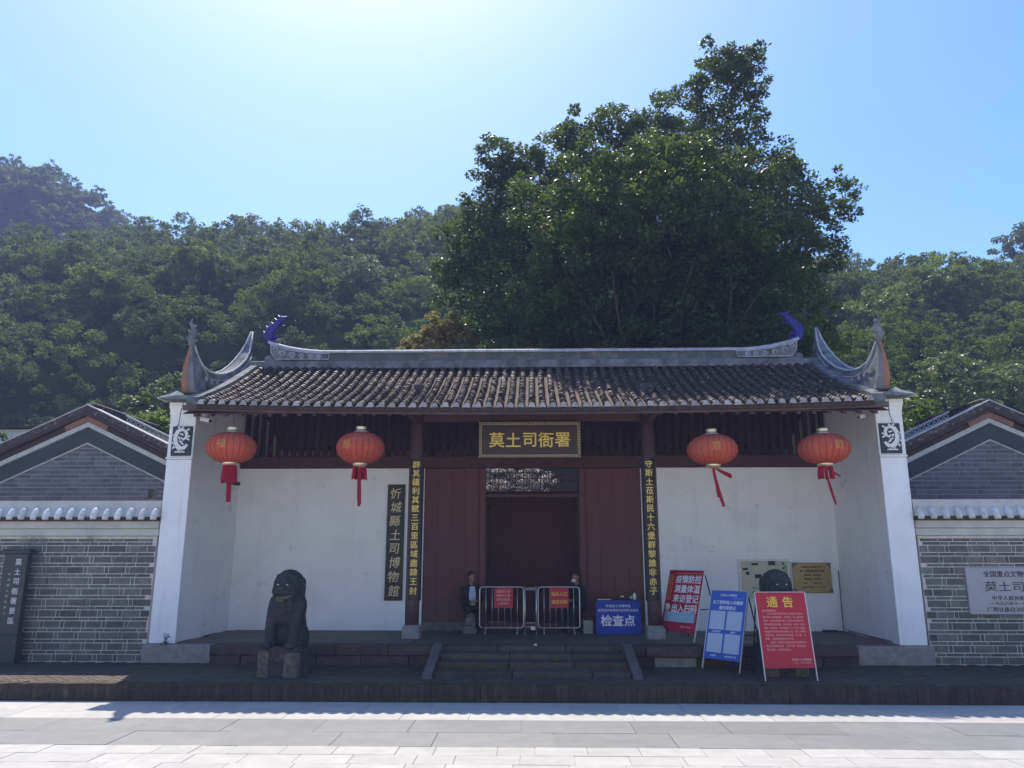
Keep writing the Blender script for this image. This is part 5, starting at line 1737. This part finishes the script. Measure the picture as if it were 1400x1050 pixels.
def leaf_cloud(blobs, per_m2, size, rng, sub=12, lower=.5, tint=None, aspect=.55, spread=.36, squash=.9, back=2.0):
    """leaves gathered in clumps over the skins of the given blobs (x, y, z, r)"""
    P, T = [], []
    for (x, y, z, r) in blobs:
        dirs = fib(sub, rng)
        keep = dirs[:, 2] > -lower + rng.normal(size=sub) * .2
        dirs = dirs[keep & (dirs[:, 1] < back)]
        if not len(dirs):
            continue
        cen = dirs * (r * rng.uniform(.55, .95, (len(dirs), 1)))
        n = int(per_m2 * 4 * math.pi * r * r * (len(dirs) / sub if back < 1 else 1.0))
        w = rng.uniform(.5, 1.5, len(dirs))
        idx = rng.choice(len(dirs), n, p=w / w.sum())
        off = rng.normal(size=(n, 3))
        off /= np.linalg.norm(off, axis=1, keepdims=True) + 1e-9
        off *= (rng.random((n, 1)) ** .45) * r * spread
        off[:, 2] *= .72
        q = cen[idx] + off
        q[:, 2] *= squash
        P.append(q + np.array([x, y, z]))
        tb = rng.uniform(.1, .9) if tint is None else tint
        tc = np.clip(tb + rng.uniform(-.25, .25, len(dirs))[idx] + rng.normal(size=n) * .12, 0, 1)
        T.append(tc)
    P = np.concatenate(P)
    T = np.concatenate(T)
    n = len(P)
    # leaf frames
    ax = rng.normal(size=(n, 3))
    ax[:, 2] = ax[:, 2] * .6 - .25
    ax /= np.linalg.norm(ax, axis=1, keepdims=True)
    up = rng.normal(size=(n, 3)) * .75 + np.array([0, 0, 1.0])
    sd = np.cross(ax, up)
    sd /= np.linalg.norm(sd, axis=1, keepdims=True) + 1e-9
    nm = np.cross(sd, ax)
    L = size * rng.uniform(.65, 1.35, (n, 1))
    Wd = L * aspect * rng.uniform(.8, 1.2, (n, 1))
    V = np.stack([P - ax * L * .5, P + sd * Wd * .5 + nm * Wd * .16, P + ax * L * .5, P - sd * Wd * .5 + nm * Wd * .16], 1).reshape(-1, 3)
    b = np.arange(n)[:, None] * 4
    F = np.concatenate([b + np.array([[0, 1, 2]]), b + np.array([[0, 2, 3]])], 0)
    return V, F, np.repeat(T, 4)

def limb(mb, a, b, r0, r1, rng_, n=6, bend=.12):
    a, b = Vector(a), Vector(b)
    L = (b - a).length
    off = Vector((rng_.uniform(-1, 1), rng_.uniform(-1, 1), rng_.uniform(.2, 1))) * L * bend
    pts, rad = [], []
    for k in range(n + 1):
        t = k / n
        p = a.lerp(b, t) + off * math.sin(math.pi * t)
        pts.append(p)
        rad.append(r0 + (r1 - r0) * t)
    mb.tube(pts, rad, 7)

def tree(name, label, cat, base, blobs, leafm, size, per_m2, group=None, trunk_r=.12, fork=.45, sub=12, tint=None, lower=.5, spread=.36, aspect=.55, squash=.9):
    rr = random.Random(name + label)
    rng = np.random.default_rng(abs(hash(label)) % 100000 if False else sum(map(ord, label)))
    root = thing(name, label, cat, base, 0, group)
    loc = np.array(base)
    bl = [(x - base[0], y - base[1], z - base[2], r) for x, y, z, r in blobs]
    mb = MB()
    cx = sum(b_[0] for b_ in bl) / len(bl)
    cy = sum(b_[1] for b_ in bl) / len(bl)
    zmin = min(b_[2] for b_ in bl)
    fk = Vector((cx * .4, cy * .4, max(.2, zmin * fork)))
    limb(mb, (0, 0, -.3), fk, trunk_r * 1.3, trunk_r, rr, 6, .03)
    for b_ in bl:
        limb(mb, fk, Vector(fk).lerp(Vector((b_[0], b_[1], b_[2])), .82), min(.11, trunk_r * .45), min(.02, trunk_r * .12), rr, 7, .14)
    mb.build('trunk', 'bark', root, smooth=True)
    V, F, T = leaf_cloud(bl, per_m2, size, rng, sub, lower, tint, aspect, spread, squash)
    obj('crown', np_mesh('crown', V, F, leafm, T), root)
    return root

# the big fig tree behind the roof
BT = [(-2.16, 25, 11.1, 1.3), (-1.93, 25, 12.98, 1.15), (-2.55, 25, 12.04, .8), (-1.72, 25.5, 14.1, .8), (-1.28, 25, 16.35, .75), (-1.3, 25, 15.4, .8), (-1.7, 25, 13.7, 1.0), (-.3, 25, 15.9, .85), (-0.91, 25, 15.4, .75), (-.14, 25, 15.0, 1.2),
      (.92, 25, 16.3, 1.1), (1.97, 25, 16.9, 1.0), (3.04, 25, 17.4, .95), (4.08, 25, 17.1, 1.1), (5.42, 25, 17.9, 1.1), (6.52, 24.5, 18.6, .95), (6.84, 24.5, 19.65, .7),
      (7.6, 24.5, 19.6, .7), (7.3, 24.5, 19.0, .8), (7.95, 24.5, 18.6, .68), (7.4, 25, 17.7, .95), (7.0, 25, 16.3, 1.35), (8.4, 25, 15.8, 1.05), (9.1, 25, 15.0, .95), (8.0, 25, 13.8, 1.55),
      (9.55, 25, 13.3, 1.05), (10.9, 25, 14.75, .68), (11.05, 25, 13.95, .42), (10.4, 25, 13.9, .5), (9.8, 25, 12.2, 1.05), (9.1, 25, 11.0, 1.1), (7.9, 25, 11.0, 1.7), (5.67, 24.5, 14.7, 2.0),
      (3.15, 24.5, 14.5, 2.0), (.86, 24.5, 13.5, 1.95), (-.64, 24.5, 12.4, 1.75), (-.15, 24, 10.2, 1.9), (2.25, 24, 10.7, 2.1), (4.8, 23.5, 11.0, 2.1), (6.63, 24, 12.2, 1.9),
      (4.4, 25.2, 16.2, 1.5), (2.0, 25.5, 15.8, 1.4), (5.8, 26.5, 16.6, 1.4), (3.5, 27, 15.0, 2.0), (6.8, 27, 14.2, 1.9), (.6, 27, 13.0, 1.9), (4.5, 28, 12.5, 2.2), (8.2, 27, 11.8, 1.7), (-.8, 27, 10.8, 1.7),
      (1.8, 22.6, 12.9, 1.5), (4.0, 22.2, 13.2, 1.5), (5.9, 22.4, 12.8, 1.4), (2.7, 20.9, 13.1, 1.15), (3.7, 20.6, 13.5, 1.05), (.4, 21.4, 12.3, 1.2), (1.8, 21.0, 13.4, 1.1), (4.9, 20.9, 13.3, 1.2), (6.2, 21.2, 13.0, 1.2), (7.5, 21.8, 12.6, 1.2), (2.0, 20.0, 11.4, 1.1), (3.4, 19.8, 11.8, 1.1), (4.8, 19.9, 11.6, 1.1), (6.2, 20.2, 11.3, 1.1), (7.4, 20.8, 11.0, 1.1), (.8, 20.4, 10.8, 1.0), (1.5, 22.4, 9.2, 1.5), (4.2, 22.4, 9.4, 1.5), (6.8, 23.2, 9.4, 1.5), (-1.2, 24.2, 8.6, 1.3),
      (8.6, 24.6, 9.2, 1.2), (1.0, 25, 8.2, 1.4), (4.0, 25, 8.0, 1.5), (7.0, 25, 8.2, 1.4), (0.2, 22.8, 8.4, 1.3), (2.8, 22.6, 8.2, 1.4), (5.5, 22.6, 8.3, 1.4), (7.6, 23.0, 8.0, 1.3), (3.0, 21.6, 10.6, 1.2), (5.4, 21.7, 10.6, 1.2), (7.2, 22.2, 10.4, 1.2), (.6, 21.8, 10.0, 1.2)]
ext = []
_r = random.Random(5)
for (x, y, z, r) in BT[:27]:
    for k in range(2):
        a = _r.uniform(0, 6.28)
        ext.append((x + r * 1.0 * math.cos(a), y + _r.uniform(-.6, .6), z + r * .95 * abs(math.sin(a)) * (1 if _r.random() < .8 else -.6), r * _r.uniform(.26, .4)))
tree('fig_tree', 'huge dark leaved tree rising above the roof behind the gate hall', 'tree', (3.8, 25.6, -.1), BT + ext, 'leaf_big', .138, 120, trunk_r=.55, fork=.62, sub=15, lower=.95, spread=.38)

# shrubs and small trees around the roofs
tree('vine_bush', 'brown and yellow green vine covered bush at the left foot of the huge tree', 'bush', (-3.2, 23.2, -.1),
     [(-3.75, 23, 8.5, .5), (-3.2, 23, 8.8, .6), (-2.7, 23, 9.25, .65), (-2.3, 23.1, 8.9, .65), (-3.3, 23.1, 8.0, .8), (-2.4, 23.2, 8.0, .8), (-3.0, 23.1, 9.2, .4)], 'leaf_brown', .13, 190, trunk_r=.12, sub=14)
tree('hedge_bush', 'dense sunlit green bush between the left gable and the gate pier', 'bush', (-11.9, 23.2, -.1),
     [(-12.9, 23, 6.0, .65), (-12.3, 23, 6.15, .65), (-11.7, 23, 6.1, .65), (-11.1, 23, 6.15, .6), (-10.6, 23, 6.0, .6), (-12, 23.3, 5.3, 1.0), (-11, 23.3, 5.3, 1.0), (-12.8, 23.3, 5.2, .9)], 'leaf_bright', .12, 190, trunk_r=.09, sub=14)
tree('small_tree', 'grey green loose leaved small tree above the sunlit bush left of the pier', 'tree', (-12.2, 24.4, -.1),
     [(-12.9, 24, 7.05, .45), (-12.2, 24, 7.3, .45), (-11.7, 24, 7.75, .42), (-11.3, 24, 7.3, .45), (-11.0, 24, 7.6, .35), (-12.5, 24.2, 6.8, .5), (-11.6, 24.3, 6.9, .6)], 'leaf_grey', .15, 120, trunk_r=.07, sub=12)
tree('small_tree', 'dark leafy small tree at the far left edge before the pale building', 'tree', (-16.6, 24.2, -.1),
     [(-16.9, 24, 5.7, .5), (-16.5, 24, 5.2, .55), (-17.1, 24, 4.9, .6), (-16.6, 24, 4.5, .6)], 'leaf_big', .15, 120, trunk_r=.06, sub=12)
tree('green_shrub', 'bright yellow green shrub behind the right end of the main ridge', 'bush', (9.2, 24.2, -.1),
     [(8.4, 23.4, 9.2, .6), (9.0, 24, 9.4, .7), (9.5, 24, 10.1, .6), (9.6, 24, 8.8, .7), (9.0, 24, 8.5, .8), (8.8, 23.6, 8.0, .8)], 'leaf_bright', .14, 130, trunk_r=.1, sub=14)
tree('green_shrub', 'rounded green bush directly right of the gate pier above the house roof', 'bush', (12.1, 24.2, -.1),
     [(11.9, 24, 6.8, .55), (12.3, 24, 6.5, .6), (11.7, 24, 6.1, .65), (12.4, 24, 5.9, .7), (12.0, 24, 5.4, .8)], 'leaf_bright', .12, 170, trunk_r=.07, sub=14)
tree('pale_shrub', 'pale twiggy shrub above the right gable roof', 'bush', (16.6, 30.2, 0),
     [(15.8, 30, 9.2, .7), (16.6, 30, 9.6, .8), (17.3, 30, 9.1, .8), (16.3, 30, 8.5, .9), (15.2, 30, 8.2, .7), (17.2, 30, 8.2, 1.0)], 'leaf_grey', .16, 60, trunk_r=.1, sub=12)
tree('pale_shrub', 'grey green twiggy shrub at the right picture edge above the gable', 'bush', (19.0, 30.2, 0),
     [(18.6, 30, 9.0, .8), (19.3, 30, 9.3, .8), (18.9, 30, 8.3, .9), (19.8, 30, 8.4, .9), (20.6, 30, 9.2, .9)], 'leaf_grey', .16, 60, trunk_r=.1, sub=12)
tree('courtyard_shrub', 'sunlit glossy leaved shrub glimpsed through the fretwork above the doorway', 'bush', (-.9, 32.0, -.1),
     [(-2.2, 31.6, 5.6, .7), (-1.4, 31.5, 5.8, .75), (-.5, 31.6, 5.7, .7), (-1.8, 31.5, 4.9, .8), (-.8, 31.4, 4.9, .8), (-2.7, 31.6, 5.0, .7), (.3, 31.6, 5.3, .7), (.2, 31.5, 4.6, .7), (-1.2, 31.4, 4.2, .8)], 'leaf_glint', .12, 90, trunk_r=.06, sub=14)

# prominent trees on the slopes
def hill_tree(label, x, y, r, leafm, h=1.0, size=.36, dens=13, tint=None, name='hill_tree', fz=hill_z, n=6, flat=1.0):
    rr = random.Random(label)
    z = float(fz(x, y))
    bl = [(x, y, z + r * 1.25 * h, r * .75)]
    for k in range(n):
        a = 6.28 * k / n + rr.uniform(-.4, .4)
        bl.append((x + r * .62 * math.cos(a), y + r * .62 * math.sin(a), z + r * (1.0 * h + rr.uniform(-.25, .35) * flat), r * rr.uniform(.42, .6)))
    return tree(name, label, 'tree', (x, y, z), bl, leafm, size, dens, 'trees on the hill', trunk_r=r * .06, sub=12, tint=tint, lower=.6)
hill_tree('small airy tree alone in the skyline notch right of the far peak', -54.3, 99.5, 2.0, 'leaf_hill', 1.2, .34, 8)
hill_tree('dark rounded tree topping the middle of the left skyline', -40.0, 99.0, 3.0, 'leaf_big', 1.1, .34, 14)
hill_tree('umbrella shaped tree on the skyline just left of the huge tree', -10.9, 97.0, 2.4, 'leaf_hill', 1.25, .32, 13, flat=.5)
hill_tree('pale round crowned tree on the lower left slope above the roof ridge', -14.8, 62.5, 2.5, 'leaf_grey', 1.1, .28, 20)
hill_tree('grey green rounded tree at the upper edge of the dark lower left slope', -28.5, 61.0, 2.8, 'leaf_hill', 1.05, .28, 20, tint=.9)
hill_tree('broad pale green tree at the left edge above the dark slope', -36.5, 60.5, 3.0, 'leaf_hill', 1.0, .28, 20, tint=.95)
hill_tree('bright yellow green bamboo tuft on the right skyline', 46.6, 84.6, 1.3, 'leaf_bright', 2.2, .34, 10, name='bamboo_tuft')
hill_tree('dark dome shaped tree on the right skyline beside the bamboo tuft', 43.0, 84.5, 2.4, 'leaf_big', 1.1, .34, 14)
hill_tree('dark tall tree closing the skyline at the right picture edge', 56.8, 82.5, 3.2, 'leaf_big', 1.2, .34, 14)
hill_tree('bright green broad tree in the middle of the right slope', 33.8, 60.0, 2.8, 'leaf_bright', 1.05, .28, 20)
hill_tree('light green feathery tree on the right slope above the gable horn', 25.2, 55.0, 2.4, 'leaf_bright', 1.1, .26, 18)

# the woods: one mass on each hill
def woods(name, label, pts, fz, rmin, rmax, dens_k, size_k, seed):
    rng = np.random.default_rng(seed)
    Vs, Fs, Ts = [], [], []
    nv = 0
    for pt in pts:
        x, y = pt[:2]
        z = float(fz(x, y))
        r = rng.uniform(rmin, rmax) if len(pt) < 3 else pt[2]
        tall = rng.choice((.5, .65, .8, 1.1)) * rng.uniform(.9, 1.1)
        if len(pt) > 2:
            tall = .45
        bl = [(x, y, z + r * tall, r * .72)]
        if tall > .95:
            bl.append((x, y, z + r * (tall + .55), r * .45))
        k = rng.integers(3, 8)
        size = size_k * y
        dens = dens_k / size ** 2
        a0 = rng.random() * 6.28
        for q in range(k):
            a = a0 + 6.28 * q / k
            bl.append((x + r * .65 * math.cos(a), y + r * .65 * math.sin(a), z + r * (tall - .45 + rng.uniform(-.15, .4)), r * rng.uniform(.38, .58)))
        V, F, T = leaf_cloud(bl, dens, size, rng, 10, .4, .03 if len(pt) > 2 else float(np.clip(rng.normal(.40, .42), 0, 1)), .62, .40, back=.45)  # cliff shrubs get a dark tint to imitate the steep slope's shade
        Vs.append(V)
        Fs.append(F + nv)
        Ts.append(T)
        nv += len(V)
    o = obj(name, np_mesh(name, np.concatenate(Vs), np.concatenate(Fs), 'leaf_hill', np.concatenate(Ts)))
    tag(o, label, 'woods', kind='stuff')
    return o
def scatter(x0, x1, y0, y1, step, rng, fz, keep):
    out = []
    y = y0
    row = 0
    while y < y1:
        x = x0 + (step / 2 if row % 2 else 0)
        while x < x1:
            px, py = x + rng.uniform(-.42, .42) * step, y + rng.uniform(-.42, .42) * step
            if keep(px, py, float(fz(px, py))):
                out.append((px, py))
            x += step
        y += step * .9
        row += 1
    return out
rs = random.Random(3)
def keep_l(x, y, z):
    q = x / y
    if q > .30 or q < -.80:
        return False
    if -.0 < q < .27 and y > 45:
        return False
    if q > -.36 and (z + 5) / y < .20:
        return False
    if (z + 5) / y < .15:
        return False
    return True
def keep_r(x, y, z):
    q = x / y
    return .30 < q < .78 and (z + 5) / y > .13
pts = scatter(-84, 32, 46, 100.5, 3.5, rs, hill_z, keep_l)
for z in np.arange(2.5, 16.5, 2.1):
    y = 45.5 + 6.5 * (z / 16.8) ** (1 / .85)
    for x in np.arange(-50, -2, 2.1):
        if (z + 1.5) / y > (.15 if x / y < -.36 else .235):
            pts.append((x + rs.uniform(-1, 1), y + rs.uniform(-.4, .4), rs.uniform(.7, 1.15)))
woods('hillside_woods', 'dense mixed green woods covering the left and middle hillside', pts, hill_z, 1.2, 3.0, 1.75, .0036, 21)
pts2 = scatter(10, 70, 37, 88, 3.4, rs, hill_z, keep_r)
for z in np.arange(2.5, 12, 2.1):
    y = 38 + 6 * (z / 12) ** (1 / .85)
    for x in np.arange(15, 34, 2.5):
        if (z + 1.5) / y > .16:
            pts2.append((x + rs.uniform(-1, 1), y + rs.uniform(-.4, .4), rs.uniform(.9, 1.6)))
woods('hillside_woods', 'dense mixed green woods covering the right hillside', pts2, hill_z, 1.2, 2.9, 1.7, .0036, 22)
pts3 = scatter(-150, -78, 104, 158, 4.0, rs, peak_z, lambda x, y, z: (z + 3) / y > .40)
woods('peak_woods', 'bluish green woods covering the far left peak', pts3, peak_z, 1.8, 3.6, 2.2, .0034, 23)
print('woods', len(pts), len(pts2), len(pts3))

# weed at the foot of the left pier
wd = thing('weed', 'small dark weed growing at the foot of the left pier', 'plant', (-7.10, 15.40, .595))
rngw = np.random.default_rng(2)
V, F, T = leaf_cloud([(0, 0, .05, .07), (.03, 0, .14, .05), (-.05, 0, .02, .06)], 420, .045, rngw, 8, .9)
obj('leaves', np_mesh('leaves', V, F, 'leaf_big', T), wd)
q = MB()
for k in range(4):
    q.tube([(0, 0, -.0), (.02 * (k - 1.5), 0, .10), (.035 * (k - 1.5), -.01, .22)], .004, 4)
q.build('stem', 'bark', wd)

# ================================================================== haze
hz = MB().box(-290, 290, -200, 300, -1.2, 93).build('haze', 'soil')
hz.data.materials.clear()
hm = bpy.data.materials.new('thin_blue_haze')
hm.use_nodes = True
hm.node_tree.nodes.clear()
ho = hm.node_tree.nodes.new('ShaderNodeOutputMaterial')
hv = hm.node_tree.nodes.new('ShaderNodeVolumePrincipled')
hv.inputs['Color'].default_value = (0.45, 0.55, 1.0, 1)
hv.inputs['Density'].default_value = 0.0010
hv.inputs['Anisotropy'].default_value = 0.2
hm.node_tree.links.new(hv.outputs['Volume'], ho.inputs['Volume'])
hz.data.materials.append(hm)
tag(hz, 'thin bluish haze in the air between the gate and the hills', 'haze', kind='stuff')
